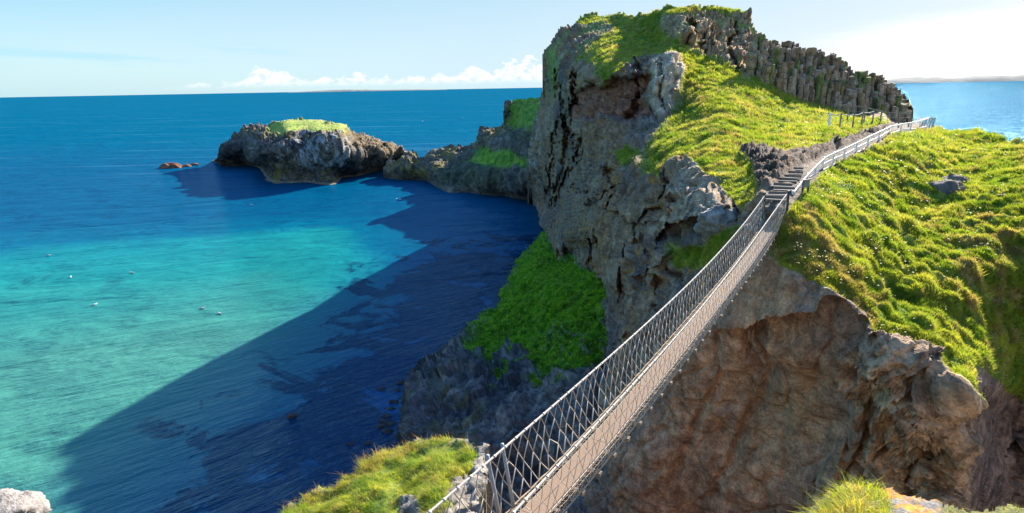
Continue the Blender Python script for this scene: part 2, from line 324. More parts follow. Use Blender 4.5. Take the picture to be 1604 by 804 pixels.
# ------------------------------------------------------------------ sea
def sea():
    # one sheet: fine polar rings near, growing to the horizon
    rr = np.concatenate([np.linspace(0, 40, 6)[:-1], 40*np.exp(np.linspace(0, math.log(70000/40.0), 90))]); na = 128
    th = np.linspace(0, 2*math.pi, na, endpoint=False); R_, T = np.meshgrid(rr, th, indexing='ij')
    V = np.stack([R_*np.cos(T), R_*np.sin(T), np.zeros_like(R_)], -1).reshape(-1, 3)
    i, j = np.meshgrid(np.arange(len(rr)-1), np.arange(na), indexing='ij'); i = i.ravel(); j = j.ravel(); j2 = (j+1) % na
    q = np.stack([i*na+j, (i+1)*na+j, (i+1)*na+j2, i*na+j2], -1)[na:]
    me = np_mesh('sea', V, [q, np.array([[0+0, na+k, na+(k+1) % na] for k in range(na)])])
    m = bpy.data.materials.new('sea_water'); m.use_nodes = True; t = NT(m.node_tree)
    pos = t.node('ShaderNodeNewGeometry').outputs['Position']; sp = t.node('ShaderNodeSeparateXYZ'); t.link(pos, sp.inputs[0]); x, y = sp.outputs[0], sp.outputs[1]
    warp = t.noise(pos, 0.02, 3, 0.5)
    yy = t.math('ADD', y, t.math('MULTIPLY', t.math('SUBTRACT', warp, 0.5), 60))
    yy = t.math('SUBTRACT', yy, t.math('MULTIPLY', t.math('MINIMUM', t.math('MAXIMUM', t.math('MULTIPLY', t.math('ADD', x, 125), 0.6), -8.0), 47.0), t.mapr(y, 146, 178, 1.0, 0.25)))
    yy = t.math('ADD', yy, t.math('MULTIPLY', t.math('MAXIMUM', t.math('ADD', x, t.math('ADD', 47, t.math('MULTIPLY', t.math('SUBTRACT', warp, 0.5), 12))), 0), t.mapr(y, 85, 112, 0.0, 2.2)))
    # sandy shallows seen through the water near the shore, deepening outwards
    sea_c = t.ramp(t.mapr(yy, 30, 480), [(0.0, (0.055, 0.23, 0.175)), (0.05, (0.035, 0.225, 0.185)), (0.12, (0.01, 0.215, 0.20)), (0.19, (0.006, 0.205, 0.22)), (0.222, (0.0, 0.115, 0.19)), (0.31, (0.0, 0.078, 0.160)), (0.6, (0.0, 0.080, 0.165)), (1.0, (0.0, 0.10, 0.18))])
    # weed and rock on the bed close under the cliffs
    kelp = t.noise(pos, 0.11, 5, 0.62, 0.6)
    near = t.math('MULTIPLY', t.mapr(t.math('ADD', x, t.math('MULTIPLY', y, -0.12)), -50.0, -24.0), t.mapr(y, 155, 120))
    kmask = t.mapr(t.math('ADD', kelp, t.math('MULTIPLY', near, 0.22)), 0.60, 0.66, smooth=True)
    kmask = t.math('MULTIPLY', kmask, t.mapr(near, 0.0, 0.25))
    deep_shade_c = t.mix(near, sea_c, (0.001, 0.065, 0.18))  # deeper water, bluer still to put the cliff shadow's tone into the colour
    cc = t.mix(t.math('MULTIPLY', kmask, 0.85), deep_shade_c, (0.002, 0.018, 0.06))
    mott = t.noise(pos, 1.1, 3, 0.6)
    cc = t.mix(t.mapr(mott, 0.35, 0.7, 0.0, 0.2), cc, t.mix(1.0, cc, (1.6, 1.25, 1.1), 'MULTIPLY'))
    foam = t.math('MULTIPLY', t.mapr(t.noise(pos, 0.9, 6, 0.72, 1.0), 0.62, 0.70), t.mapr(t.math('ADD', x, t.math('MULTIPLY', y, -0.14)), -25.0, -19.5)); foam = t.math('MULTIPLY', foam, t.mapr(y, 66, 62))
    cc = t.mix(t.math('MULTIPLY', foam, 0.5), cc, (0.5, 0.55, 0.58))
    # white wind lines far out
    mp = t.node('ShaderNodeMapping'); mp.inputs['Scale'].default_value = (0.006, 0.05, 1); mp.inputs['Rotation'].default_value = (0, 0, 0.05); t.link(pos, mp.inputs[0])
    wl = t.mapr(t.noise(mp.outputs[0], 1.0, 8, 0.7), 0.54, 0.74)
    wl = t.math('MULTIPLY', wl, t.mapr(y, 190, 330)); 
    cc = t.mix(t.math('MULTIPLY', wl, 0.35), cc, (0.10, 0.28, 0.40))
    # waves
    def wv(scale, rot, sx, sy, det, rough):
        m0 = t.node('ShaderNodeMapping'); m0.inputs['Rotation'].default_value = (0, 0, rot); t.link(pos, m0.inputs[0])
        mp = t.node('ShaderNodeMapping'); mp.inputs['Scale'].default_value = (sx, sy, 1); t.link(m0.outputs[0], mp.inputs[0])
        return t.noise(mp.outputs[0], scale, det, rough, 0.4)
    w1 = wv(1.15, math.radians(-40), 0.22, 1.15, 4, 0.62); w2 = wv(3.4, math.radians(-34), 0.4, 1.0, 3, 0.6); w3 = wv(0.12, math.radians(-35), 0.5, 1.0, 3, 0.5)
    hh = t.math('ADD', t.math('MULTIPLY', w1, 0.55), t.math('ADD', t.math('MULTIPLY', w2, 0.14), t.math('MULTIPLY', w3, 2.6)))
    b = t.node('ShaderNodeBump'); b.inputs['Strength'].default_value = 1.0; b.inputs['Distance'].default_value = 0.9; t.link(hh, b.inputs['Height'])
    # crests let more light through
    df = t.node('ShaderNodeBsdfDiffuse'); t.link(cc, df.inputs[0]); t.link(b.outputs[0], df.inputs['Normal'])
    gl = t.node('ShaderNodeBsdfGlossy'); gl.inputs['Roughness'].default_value = 0.13; gl.inputs[0].default_value = (0.42, 0.74, 1.0, 1); t.link(b.outputs[0], gl.inputs['Normal'])
    fr = t.node('ShaderNodeFresnel'); fr.inputs[0].default_value = 1.33; t.link(b.outputs[0], fr.inputs['Normal'])
    p = t.node('ShaderNodeMixShader'); t.link(t.math('MINIMUM', t.math('MULTIPLY', fr.outputs[0], 1.0), t.mapr(y, 140, 500, 0.16, 0.035)), p.inputs[0]); t.link(df.outputs[0], p.inputs[1]); t.link(gl.outputs[0], p.inputs[2])
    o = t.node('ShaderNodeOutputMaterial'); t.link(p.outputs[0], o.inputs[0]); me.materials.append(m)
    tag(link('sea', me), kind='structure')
    bed = np_mesh('sea_bed', np.array([[-60000, -60000, -8], [60000, -60000, -8], [60000, 60000, -8], [-60000, 60000, -8.]]), np.array([[0, 1, 2, 3]])); bed.materials.append(M_ter)
    a = bed.color_attributes.new('Col', 'FLOAT_COLOR', 'POINT'); a.data.foreach_set('color', [0.2, 0.2, 0.15, 1]*4)
    tag(link('sea_bed', bed), kind='structure')
sea()

def lerp(a, b, t): return a+(b-a)*t[:, None]
C = lambda *a: np.array(a, float)
GRASS_A = C(0.26, 0.36, 0.04); GRASS_B = C(0.46, 0.47, 0.08); GRASS_C = C(0.085, 0.21, 0.03); STRAW = C(0.46, 0.34, 0.17)
def grass_col(V, s=1.0, lush=0.0):
    a = np.clip(fbm(V, 0.35*s, 4, 0.6, 1)*0.9+0.5, 0, 1); b = np.clip(fbm(V, 1.1*s, 3, 0.6, 2)*1.2+0.35, 0, 1); d = np.clip(fbm(V, 0.8*s, 4, 0.65, 3)*1.6-0.2+fbm(V, 0.13*s, 2, .5, 6)*.9, 0, 1)
    c = lerp(GRASS_A+0*V, GRASS_B, a*(1-lush)); c = lerp(c, GRASS_C, b*(0.55+0.4*lush)); return lerp(c, STRAW, d*0.75*(1-lush))

# ------------------------------------------------------------------ the island
ISL_CTL = [(845,350,158),(833,260,157),(852,155,149),(857,85,133),(880,52,136),(910,30,138),(965,24,134),(1000,24,122),(1035,18,112),(1055,12,108),(1120,13,106),(1165,24,104),(1200,62,99),(1250,68,97),
 (1300,84,97),(1365,115,96),(1400,135,95),(1422,165,94),(1424,190,91),(1460,195,80),(1520,206,72),(1604,228,60),(1700,255,50),
 (870,330,138),(865,250,138),(872,180,125),(882,120,117),(900,90,116),(930,50,126),(960,70,108),(950,110,93),
 (900,180,105),(930,200,90),(960,150,88),(1000,140,80),(1010,190,75),(1040,130,79),(1050,95,84),(1055,180,73),(1060,75,90),(1030,60,106),
 (1060,30,101),(1060,52,94),(1100,55,97),(1150,60,96),(1170,100,88),(1200,128,83),(1250,150,86),(1300,165,87),(1350,178,87),(1400,190,87),
 (1080,120,80),(1100,160,70),(1150,130,78),(1150,180,63),(1200,180,68),(1200,230,52),(1250,190,66),(1250,225,52),(1300,205,60),(1340,198,68),
 (1218,318,31.5),(1228,300,34),(1250,265,40),(1289,268,42),(1305,259,45),(1322,253,47),(1341,240,50),(1359,232,53),(1376,224,56),(1392,210,61),(1411,204,67),(1426,205,69),(1449,201,76),(1385,192,68),(1330,225,54),
 (1180,280,41),(1150,290,41.5),(1120,250,48),(1070,240,54),(1030,230,60),(1040,210,64),(1170,330,35),(1130,330,37.5),(1150,365,34.5),(1100,400,38.5),(1060,330,45),(1060,400,43),
 (1000,260,62),(980,300,64),(940,330,72),(940,390,68),(965,430,57),(960,560,54),(1000,450,49),(1000,520,46.5),(1050,450,42),(1000,360,54),(900,330,92),(890,390,92),(925,420,85),(870,400,112),
 (1205,410,29.5),(1150,470,31),(1100,530,33),(1050,600,35),(1000,690,37),(950,760,39),(900,850,42),(1200,500,30),(1200,650,30),(1300,600,27),(1300,804,28),(1400,650,25),(1400,804,26),(1100,700,34),(1100,804,34),
 (1480,700,24.5),(1490,804,25.5),(1200,900,31),(1450,920,27),(1230,430,28),(1300,480,26),(1400,550,23.6),(1470,600,22.6),(1518,612,22.4),(1516,700,24.6),(1548,700,35),(1548,804,36),(1548,640,33),
 (1240,330,31.5),(1300,300,37),(1300,400,29.2),(1400,300,44),(1400,400,33),(1400,480,28),(1500,260,55),(1500,350,39.5),(1500,450,31),(1500,550,26),(1560,550,31),(1600,300,44),(1600,400,35.5),(1600,500,34.5),(1600,600,37),(1600,700,40),
 (1600,804,40),(1700,400,35),(1700,600,38),(1700,850,41)]
ISL_OUT = [(845,352),(838,330),(833,300),(830,260),(833,215),(840,185),(851,155),(853,130),(856,105),(857,80),(866,65),(880,52),(895,42),(910,30),(935,25),(965,24),(1000,24),(1035,18),(1055,12),(1075,11),(1120,13),(1150,16),
 (1165,24),(1175,38),(1185,50),(1200,66),(1225,78),(1250,82),(1270,90),(1300,100),(1325,113),(1345,124),(1365,128),(1385,134),(1400,145),(1408,155),(1420,170),(1424,187),(1440,192),(1460,197),(1480,201),(1520,206),(1560,215),(1604,228),
 (1760,262),(1760,900),(1700,930),(860,930),(880,860),(905,800),(930,720),(950,640),(958,570),(955,500),(956,440),(935,425),(905,425),(880,415),(868,392),(860,370)]
CAVE1 = [(906,144),(932,131),(944,139),(954,139),(979,127),(994,122),(1021,121),(1023,139),(1013,154),(1019,174),(1030,190),(999,196),(960,186),(930,190),(905,186),(895,200),(898,170)]
CAVE2 = [(885,190),(905,215),(903,250),(915,285),(940,330),(925,365),(935,405),(890,415),(872,380),(868,340),(868,300),(882,265)]
CAVE3 = [(1030,372),(1060,352),(1100,345),(1125,330),(1150,322),(1160,338),(1110,362),(1050,398)]
CAVE4 = [(1142,512),(1185,491),(1221,485),(1287,493),(1290,470),(1337,512),(1369,538),(1401,586),(1380,617),(1372,680),(1330,760),(1300,830),(1000,860),(1000,700),(1050,560)]
NOTCH = [(1300,268),(1345,245),(1400,215)]
G_TOP = [(895,38),(907,26),(1000,18),(1035,12),(1055,6),(1165,12),(1172,26),(1140,24),(1100,22),(1062,20),(1042,24),(1033,36),(1040,52),(1055,64),(1075,74),(1100,87),(1120,97),(1150,110),(1175,122),(1195,133),(1220,138),(1250,150),(1300,167),(1325,174),
 (1338,180),(1390,190),(1369,202),(1319,219),(1269,236),(1229,242),(1191,233),(1167,242),(1178,258),(1190,289),(1187,314),(1162,332),(1150,318),(1131,291),(1100,272),(1078,244),(1044,267),(1013,270),(1007,233),(1030,205),(1050,190),(1059,179),(1069,154),(1070,104),(1059,87),
 (1014,85),(994,92),(982,107),(969,124),(949,141),(939,119),(937,97),(902,99),(927,80),(944,62),(962,50),(959,40),(932,36),(907,37)]
G_R = [(1211,396),(1214,360),(1240,322),(1262,296),(1290,272),(1340,244),(1376,228),(1392,214),(1449,203),(1480,196),(1604,220),(1770,255),(1770,690),(1604,628),(1533,575),(1519,562),(1521,607),(1505,611),(1496,600),(1475,580),(1448,554),(1411,543),(1369,528),(1327,485),(1295,464),(1227,422)]
G_LEDGE = [(1052,395),(1100,385),(1150,355),(1168,358),(1120,412),(1090,422),(1060,415)]
G_CL = [(966,238),(985,233),(1003,236),(1003,256),(985,260),(970,252)]
SUMMIT = [(1033,22),(1060,18),(1120,18),(1165,22),(1200,60),(1230,76),(1310,100),(1425,160),(1425,190),(1330,176),(1195,133),(1120,97),(1075,72),(1040,50)]
PILLAR = [(1018,92),(1040,84),(1064,90),(1069,110),(1068,150),(1055,182),(1030,188),(1020,160),(1024,130)]
PATH = [(1205,330),(1200,300),(1222,282),(1245,262),(1262,250),(1290,238),(1330,225),(1370,207),(1400,196),(1445,190),(1449,203),(1392,211),(1376,226),(1341,243),(1305,260),(1289,270),(1262,296),(1242,320),(1232,335)]
SCAR = [(1160,245),(1190,236),(1232,244),(1272,236),(1320,221),(1371,204),(1385,200),(1360,215),(1290,238),(1250,262),(1225,282),(1208,296),(1190,300),(1180,262)]
CRACKS = [([(1000,95),(998,130),(1000,165),(985,190)],2.2,2.5),([(905,120),(898,165),(884,195),(900,215),(905,250),(886,290),(872,330)],3.5,6.0),([(868,300),(900,310),(935,315),(962,300)],2.5,3.0),([(925,330),(936,370),(930,412)],3.5,4.0),
 ([(1050,275),(1020,320),(992,360),(985,420),(975,470)],2.5,2.0),([(1000,360),(1012,400),(1040,440),(1035,500),(1015,560)],2.5,1.8),([(955,265),(967,300),(950,340)],2.5,2.5),([(872,110),(880,180),(868,240),(858,320)],3.0,3.5),([(1055,400),(1050,430),(1085,470)],3.0,1.6),
 ([(1185,495),(1172,540),(1190,590)],6,.4),([(1215,520),(1208,600),(1160,700),(1120,780)],9,.5),([(1300,480),(1312,540),(1295,590)],4,.25),([(1120,540),(1110,620),(1060,740)],8,.4),([(1376,617),(1420,627),(1455,652)],4,1.0),([(1385,702),(1440,690),(1495,735)],5,1.2),([(1365,655),(1352,700),(1330,745)],3,.8),([(1450,700),(1430,760),(1440,804)],4,.8),
 ([(1100,60),(1108,100)],2,2),([(1150,40),(1140,80),(1150,108)],2.5,2.5),([(1180,60),(1172,110)],2.5,2.5),([(1075,30),(1085,72)],2,2),([(1040,105),(1036,150),(1045,180)],2,1.5)]
BULGES = [([(972,262),(1010,250),(1058,288),(1050,330),(1000,350),(960,330)],2.0,5),([(985,365),(1035,345),(1050,400),(1000,430)],1.6,5),([(1060,300),(1110,290),(1150,325),(1100,345),(1060,345)],1.5,4),([(940,420),(975,425),(985,520),(960,540)],1.4,6),([(1405,600),(1470,612),(1480,640),(1425,645)],.6,4),([(1390,655),(1440,650),(1480,690),(1430,690),(1395,690)],.8,4),([(1340,640),(1368,625),(1358,690),(1335,720)],.6,4),([(1300,705),(1330,690),(1320,760),(1290,790)],.6,4),
 ([(845,180),(865,170),(870,250),(850,300),(838,260)],1.5,6),([(1080,38),(1105,34),(1112,70),(1088,72)],1.5,3),([(1120,40),(1145,42),(1140,90),(1120,85)],1.8,3)]
isl = Sheet(ISL_CTL)
def isl_shape(P, N, px, py):
    jit = fbm(P, 0.25, 4, 0.6, 5)*5
    g = np.maximum.reduce([soft(G_TOP, px, py, 5, jit), soft(G_R, px, py, 5, jit), soft(G_LEDGE, px, py, 5, jit), soft(G_CL, px, py, 4, jit)])
    path = soft(PATH, px, py, 3, jit*0.3); scar = soft(SCAR, px, py, 4, jit*0.7); g = g*(1-np.maximum(path, scar))
    # turf creeping over the dark west wall and the summit rocks
    moss = np.clip(fbm(P, 0.12, 4, 0.6, 8)*2.2-0.1, 0, 1)*soft([(848,155),(852,60),(905,20),(960,40),(905,110),(880,170)], px, py, 20)
    moss = np.maximum(moss, np.clip(fbm(P, 0.3, 3, 0.6, 9)*3-0.6, 0, 1)*soft(SUMMIT, px, py, 6)*0.8)
    gg = np.maximum(g, moss*0.9)
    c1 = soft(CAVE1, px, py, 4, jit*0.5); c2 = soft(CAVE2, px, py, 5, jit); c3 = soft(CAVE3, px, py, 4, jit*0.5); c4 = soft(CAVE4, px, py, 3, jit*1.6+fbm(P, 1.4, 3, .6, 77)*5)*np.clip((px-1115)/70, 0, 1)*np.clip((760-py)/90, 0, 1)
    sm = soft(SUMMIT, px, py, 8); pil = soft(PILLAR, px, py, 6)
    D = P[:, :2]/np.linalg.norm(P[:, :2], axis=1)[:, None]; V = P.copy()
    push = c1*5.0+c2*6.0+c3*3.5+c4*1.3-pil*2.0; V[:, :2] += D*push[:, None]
    far = np.clip((P[:, 1]-25)/60, 0, 1)
    wx = px+fbm(P, .25, 4, .6, 101)*9; wy = py+fbm(P, .25, 4, .6, 102)*9
    for pl, wd, dep in CRACKS:
        dd = np.full(px.shape, 1e9)
        for (ax_, ay_), (bx_, by_) in zip(pl[:-1], pl[1:]):
            vx, vy = bx_-ax_, by_-ay_; t_ = np.clip(((wx-ax_)*vx+(wy-ay_)*vy)/(vx*vx+vy*vy), 0, 1); dd = np.minimum(dd, np.hypot(wx-ax_-t_*vx, wy-ay_-t_*vy))
        V[:, :2] += D*(dep*np.exp(-(dd/wd)**2))[:, None]
    for pl, dep, fe in BULGES:
        V[:, :2] -= D*(dep*soft(pl, wx, wy, fe))[:, None]
    rock = 1-gg
    big = ridged(P*C(1, 1, 0.75), 0.07, 4, 0.55, 1)*1.0
    blk1, e1, id1 = cells(P+fbm(P, 0.3, 2)[:, None]*0.5, 0.32, 1); blk2, e2, id2 = cells(P*C(1, 1, .8), 0.9, 2)
    rough = ridged(P, 0.4, 4, 0.6, 2); Pw = P+np.stack([fbm(P, .15, 3, .6, 51), fbm(P, .15, 3, .6, 52), fbm(P, .15, 3, .6, 53)], -1)*2.5; _, ec, _ = cells(Pw*C(1, 1, .55), 0.16, 8); crev = np.exp(-(ec/0.05)**2)+0.5*np.exp(-(e1/0.05)**2)
    slab = soft([(1100,490),(1215,400),(1290,470),(1400,560),(1420,600),(1370,700),(1300,760),(1000,900),(950,760)], px, py, 40)
    slab = np.maximum(slab, soft([(835,150),(880,130),(900,250),(870,340),(835,330)], px, py, 20)*0.9)
    crag = soft([(1330,560),(1400,545),(1520,605),(1520,810),(1250,830),(1300,720),(1360,680)], px, py, 15)
    amp = rock*(0.32+0.5*far)*(1-0.6*slab)
    d = amp*(big*0.75+(id1-0.5)*1.6+(id2-0.5)*0.6+rough*0.34-crev*1.3)
    d *= 1-.75*crag; d += crag*rock*(ridged(Pw*C(1, 1, 1.5)+fbm(P, .5, 4, .6, 81)[:, None]*1.2, 0.33, 6, 0.66, 11)*0.55+(id2-.5)*.55-crev*.7)
    # large lobes of the slab face: long hollows running down it
    lob = P[:, 0]*0.9+P[:, 1]*0.3+(33-P[:, 2])*0.25
    d += slab*rock*(np.sin(lob*0.8+fbm(P, 0.12, 3)*2.2)*0.35+fbm(P, 0.25, 4, 0.5, 4)*0.7)
    p1, _, pid = cells(P+fbm(P, 1.1, 2)[:, None]*.3, 1.25, 23); p2, e3, pid2 = cells(P*C(1, 1, .7), 2.6, 24); d += rock*(1-.8*slab)*(0.6+.6*far)*(-1.0*(pid > .6)*np.clip(.42-p1, 0, 1)*1.1+(pid2-.5)*.16-.12*np.exp(-(e3/.06)**2))
    # basalt jointing: upright ribs on the summit crag
    rib, re_, rid = cells(P*C(1, 1, 0.14)+fbm(P, .3, 2, .5, 71)[:, None]*.6, 0.6, 6)
    colz = soft([(1180,40),(1240,60),(1430,150),(1430,200),(1195,140)], px, py, 8); d *= 1-0.6*colz; d += sm*rock*((rid-0.5)*0.9-0.3*(re_ < 0.08))-1.0*colz*rock
    lip = np.exp(-(pdist(CAVE4[:9], px, py)/14.0)**2); d += 0.35*lip*rock
    # tussocks in the turf
    tu = ridged(P*C(1, 1, 1.3), 0.42, 3, 0.5, 7)*.8; _, et, it = cells(P+fbm(P, .8, 2)[:, None]*.35, 1.15, 17); tu2 = np.sqrt(np.clip(et, 0, .6))*2.0*(.5+it)-.7; tl = fbm(P, 0.16, 3, 0.5, 12)
    rgh = 0.40+0.5*soft([(1330,250),(1460,230),(1770,280),(1770,700),(1330,500)], px, py, 60)
    d += g*(1-.35*soft(G_TOP, px, py, 10))*(tu*0.30*rgh+tu2*0.20*rgh+tl*0.55*(0.6+0.4*far))
    pass
    vw = P-np.array([0, 0, H]); vw /= np.linalg.norm(vw, axis=1)[:, None]; fc = np.clip(np.abs((N*vw).sum(1))*2.6, 0.25, 1); d *= fc+(1-fc)*g*.7
    d *= (1-0.85*path)*(1-0.25*scar); d += scar*(ridged(P, .8, 4, .6, 91)*.28+.15); V += N*d[:, None]
    V[:, 2] += path*fbm(P, 1.5, 2)*0.05
    return V, g, dict(c1=c1, c2=c2, c3=c3, c4=c4, sm=sm, pil=pil, path=path, scar=scar, moss=moss, id1=id1, id2=id2, slab=slab, crag=crag)
def isl_col(V, N, px, py, g, I):
    n = np.clip(fbm(V, 0.12, 5, 0.6, 20)*0.9+0.5, 0, 1); n2 = np.clip(fbm(V, 0.9, 4, 0.65, 21)*0.9+0.5, 0, 1); n3 = np.clip(fbm(V, 0.35, 4, 0.6, 22)*2-0.4, 0, 1)
    c = lerp(C(0.13, 0.11, 0.115)+0*V, C(0.29, 0.215, 0.155), n); c = lerp(c, C(0.42, 0.36, 0.28), n3*0.45); br = np.clip(fbm(V, .07, 4, .6, 66)*2.2, 0, 1); c = lerp(c, C(.28, .165, .095), br*.7); c *= (0.7+0.6*n2)[:, None]
    slab = lerp(C(0.38, 0.225, 0.145)+0*V, C(0.52, 0.325, 0.21), n2); run = np.clip(fbm(V*C(1, 1, .22)+C(0, 0, 0), 0.9, 4, .6, 61)*1.4+.3, 0, 1); slab = lerp(slab, C(0.21, 0.185, 0.19), np.clip(n*1.7-.55, 0, 1)*0.7); slab = lerp(slab, C(0.17, 0.105, 0.08), run*.5)
    sand = soft([(1150,620),(1290,600),(1330,700),(1200,740)], px, py, 60); slab = lerp(slab, C(0.50, 0.35, 0.19), sand*0.55)
    c = lerp(c, slab, np.clip(I['slab']*(px > 960)+I['c4'], 0, 1)); c = lerp(c, C(0.42, 0.31, 0.21)*(0.6+0.8*n2)[:, None], I['crag']*0.85)  # crag albedo lightened to stand for sun on the rock
    c = lerp(c, C(0.27, 0.135, 0.10)*(0.75+0.5*n2)[:, None], I['c1']); c = lerp(c, C(0.13, 0.115, 0.105), I['c2']*0.35); c = lerp(c, C(0.09, 0.08, 0.10), I['c3']*0.6)  # cave is red rock; recess and overhang have shade painted into their colour
    c = lerp(c, C(0.38, 0.27, 0.165)*(0.5+0.9*n2)[:, None], I['sm']*0.9); c = lerp(c, C(0.48, 0.41, 0.33)*(0.6+0.7*n2)[:, None], I['pil'])
    lich = np.clip(fbm(V, 1.0, 4, 0.65, 30)*3.4-1.0, 0, 1)*np.clip(fbm(V, 0.15, 2, 0.5, 31)*2+0.8, 0, 1)*(px < 1130)*(py < 470)*(1-I['c1']); c = lerp(c, C(0.42, 0.21, 0.035), lich*0.75)
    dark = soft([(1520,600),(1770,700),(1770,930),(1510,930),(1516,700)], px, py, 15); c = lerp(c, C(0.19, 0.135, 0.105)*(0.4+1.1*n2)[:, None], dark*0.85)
    pale = soft([(1050,290),(1085,248),(1135,300),(1165,330),(1120,345),(1070,345),(1035,372),(1015,355)], px, py, 12)*np.clip(n2*1.6, 0, 1); c = lerp(c, C(0.46, 0.385, 0.30), pale*.75)  # sunlit look of the cliff-top rock painted into its colour
    guano = np.clip(fbm(V*C(1, 1, .4), 0.5, 4, 0.6, 33)*3-0.8, 0, 1)*soft([(828,190),(845,180),(848,240),(842,345),(830,345)], px, py, 8); c = lerp(c, C(0.45, 0.5, 0.5), guano*0.6)
    c = c*C(1.14, 1.0, .82)
    c = lerp(c, grass_col(V)*C(0.6, 0.75, 0.8), np.clip(I['moss'], 0, 1)*0.85)
    c = lerp(c, grass_col(V)*0.8, g)
    c = lerp(c, C(0.15, 0.105, 0.075)*(0.75+0.5*n2)[:, None], I['path']); c = lerp(c, C(0.13, 0.08, 0.048)*(0.4+1.2*n2)[:, None], I['scar']*(1-g)); return c
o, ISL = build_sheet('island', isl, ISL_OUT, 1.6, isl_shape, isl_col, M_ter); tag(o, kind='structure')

# ------------------------------------------------------------------ green spur at the island's foot
SP_OUT = [(618,700),(624,675),(630,650),(632,620),(638,590),(660,575),(690,552),(715,528),(738,505),(760,490),(776,478),(788,452),(798,430),(816,405),(835,382),(850,362),(862,348),(880,352),(890,400),(930,405),(975,425),(985,540),(1010,600),(1020,700),(940,830),(860,900),(640,900),(625,740)]
SP_CTL = [(618,700,0),(624,675,0),(632,640,0),(638,590,0),(690,552,0),(738,505,0),(776,478,0),(798,430,0),(835,382,0),(855,358,0),(618,740,0),
 (872,392,118),(870,420,102),(850,400,112),(880,450,82),(930,425,84),(965,440,72),(955,500,64),(960,560,58),(830,500,80),(800,470,92),(900,560,61),(850,600,58),(900,500,70),(700,650,54),(650,650,57.5),(760,700,47.5),(900,680,47),
 (950,640,49),(850,760,43.5),(800,810,41.5),(760,560,68),(720,590,62),(1000,640,48),(1000,720,43),(700,740,47),(640,860,40),(860,880,39),(780,610,59)]
G_SP = [(858,348),(868,400),(900,412),(950,425),(962,450),(958,540),(930,580),(885,602),(850,580),(800,545),(765,562),(745,548),(742,520),(788,450),(816,402)]
spur = Sheet(SP_CTL)
def sp_shape(P, N, px, py):
    jit = fbm(P, 0.3, 5, 0.68, 5)*22; g = soft(G_SP, px, py, 7, jit)
    hol = np.clip(ridged(P*C(1, 1, 2.5), 0.35, 3, 0.5, 3)-0.4, 0, 1)*soft([(840,520),(960,490),(960,600),(850,620)], px, py, 20); g = g*(1-0.8*hol)
    patch = np.clip(fbm(P, 0.3, 3, 0.6, 14)*3-0.8, 0, 1)*soft([(750,560),(830,560),(900,600),(840,640),(770,620)], px, py, 20); g = np.maximum(g, patch)
    f1, e1, id1 = cells(P+fbm(P, .3, 2)[:, None]*.5, 0.28, 3); f2, e2, id2 = cells(P, 0.8, 4)
    land = np.clip((P[:, 2]+0.2)/1.5, 0.25, 1)
    d = (1-g)*land*(ridged(P, 0.12, 4, 0.6, 2)*0.8+(id1-.5)*1.3+(id2-.5)*0.6+ridged(P, .6, 3)*.2)+g*(fbm(P, 0.2, 3, .5, 1)*0.7+np.abs(perlin(P*1.1))*0.7)
    return P+N*d[:, None], g, dict(hol=hol)
def sp_col(V, N, px, py, g, I):
    n = np.clip(fbm(V, 0.2, 5, 0.6, 20)*0.9+0.5, 0, 1); n2 = np.clip(fbm(V, 1.1, 4, 0.65, 21)*0.9+0.5, 0, 1)
    c = lerp(C(0.075, 0.07, 0.072)+0*V, C(0.22, 0.18, 0.145), n)*(0.6+0.8*n2)[:, None]
    weed = np.clip(fbm(V, 0.4, 4, 0.6, 9)*2.5-0.4, 0, 1)*(px < 760); c = lerp(c, C(0.10, 0.10, 0.03), weed*0.6)
    ed_ = np.clip(fbm(V, .8, 3, .6, 44)*2.5, 0, 1); c = lerp(c, C(.05, .09, .025), ed_*soft(G_SP, px, py, 45)*.6); c *= (1-.55*np.clip((1.3-V[:, 2])/.6, 0, 1))[:, None]
    return lerp(c, grass_col(V, 1, 0.9)*C(1.1, 1.4, .9), g)
o, SPUR = build_sheet('green_spur', spur, SP_OUT, 2.0, sp_shape, sp_col, M_ter, back=((4, -1.5), (6, -6), (4, None))); tag(o, kind='structure')

# ------------------------------------------------------------------ far headland and its reef
HD_OUT = [(600,278),(606,266),(616,254),(626,258),(635,242),(651,243),(656,252),(684,237),(712,231),(736,231),(750,223),(752,201),(768,198),(788,203),(794,196),(795,172),(797,163),(806,158),(845,153),(880,150),(880,345),(846,345),(838,320),(789,309),(736,304),(701,304),(667,291),(668,284),(640,284),(610,281)]
HD_CTL = [(600,279,0),(640,284,0),(668,286,0),(701,304,0),(736,304,0),(789,309,0),(838,319,0),(850,340,0),(606,266,246),(616,254,248),(651,243,250),(635,262,238),(684,237,248),(712,231,246),(736,231,240),(684,262,225),(750,223,228),(752,201,230),(768,198,232),(790,203,225),
 (770,225,214),(796,163,212),(806,158,214),(845,153,205),(880,150,200),(800,220,202),(830,200,190),(820,250,186),(770,250,205),(740,262,212),(700,278,216),(760,285,198),(810,290,186),(790,262,197),(700,250,235),(870,300,165),(870,200,180)]
head = Sheet(HD_CTL)
def columnar(P, s, seed):
    f1, e, idv = cells(P*C(1, 1, 0.06), s, seed); _, _, j = cells(P*C(.5, .5, 1), s*0.8, seed+3); return (idv-0.5)*1.5+(j-0.5)*0.6-(e < 0.07)*0.5
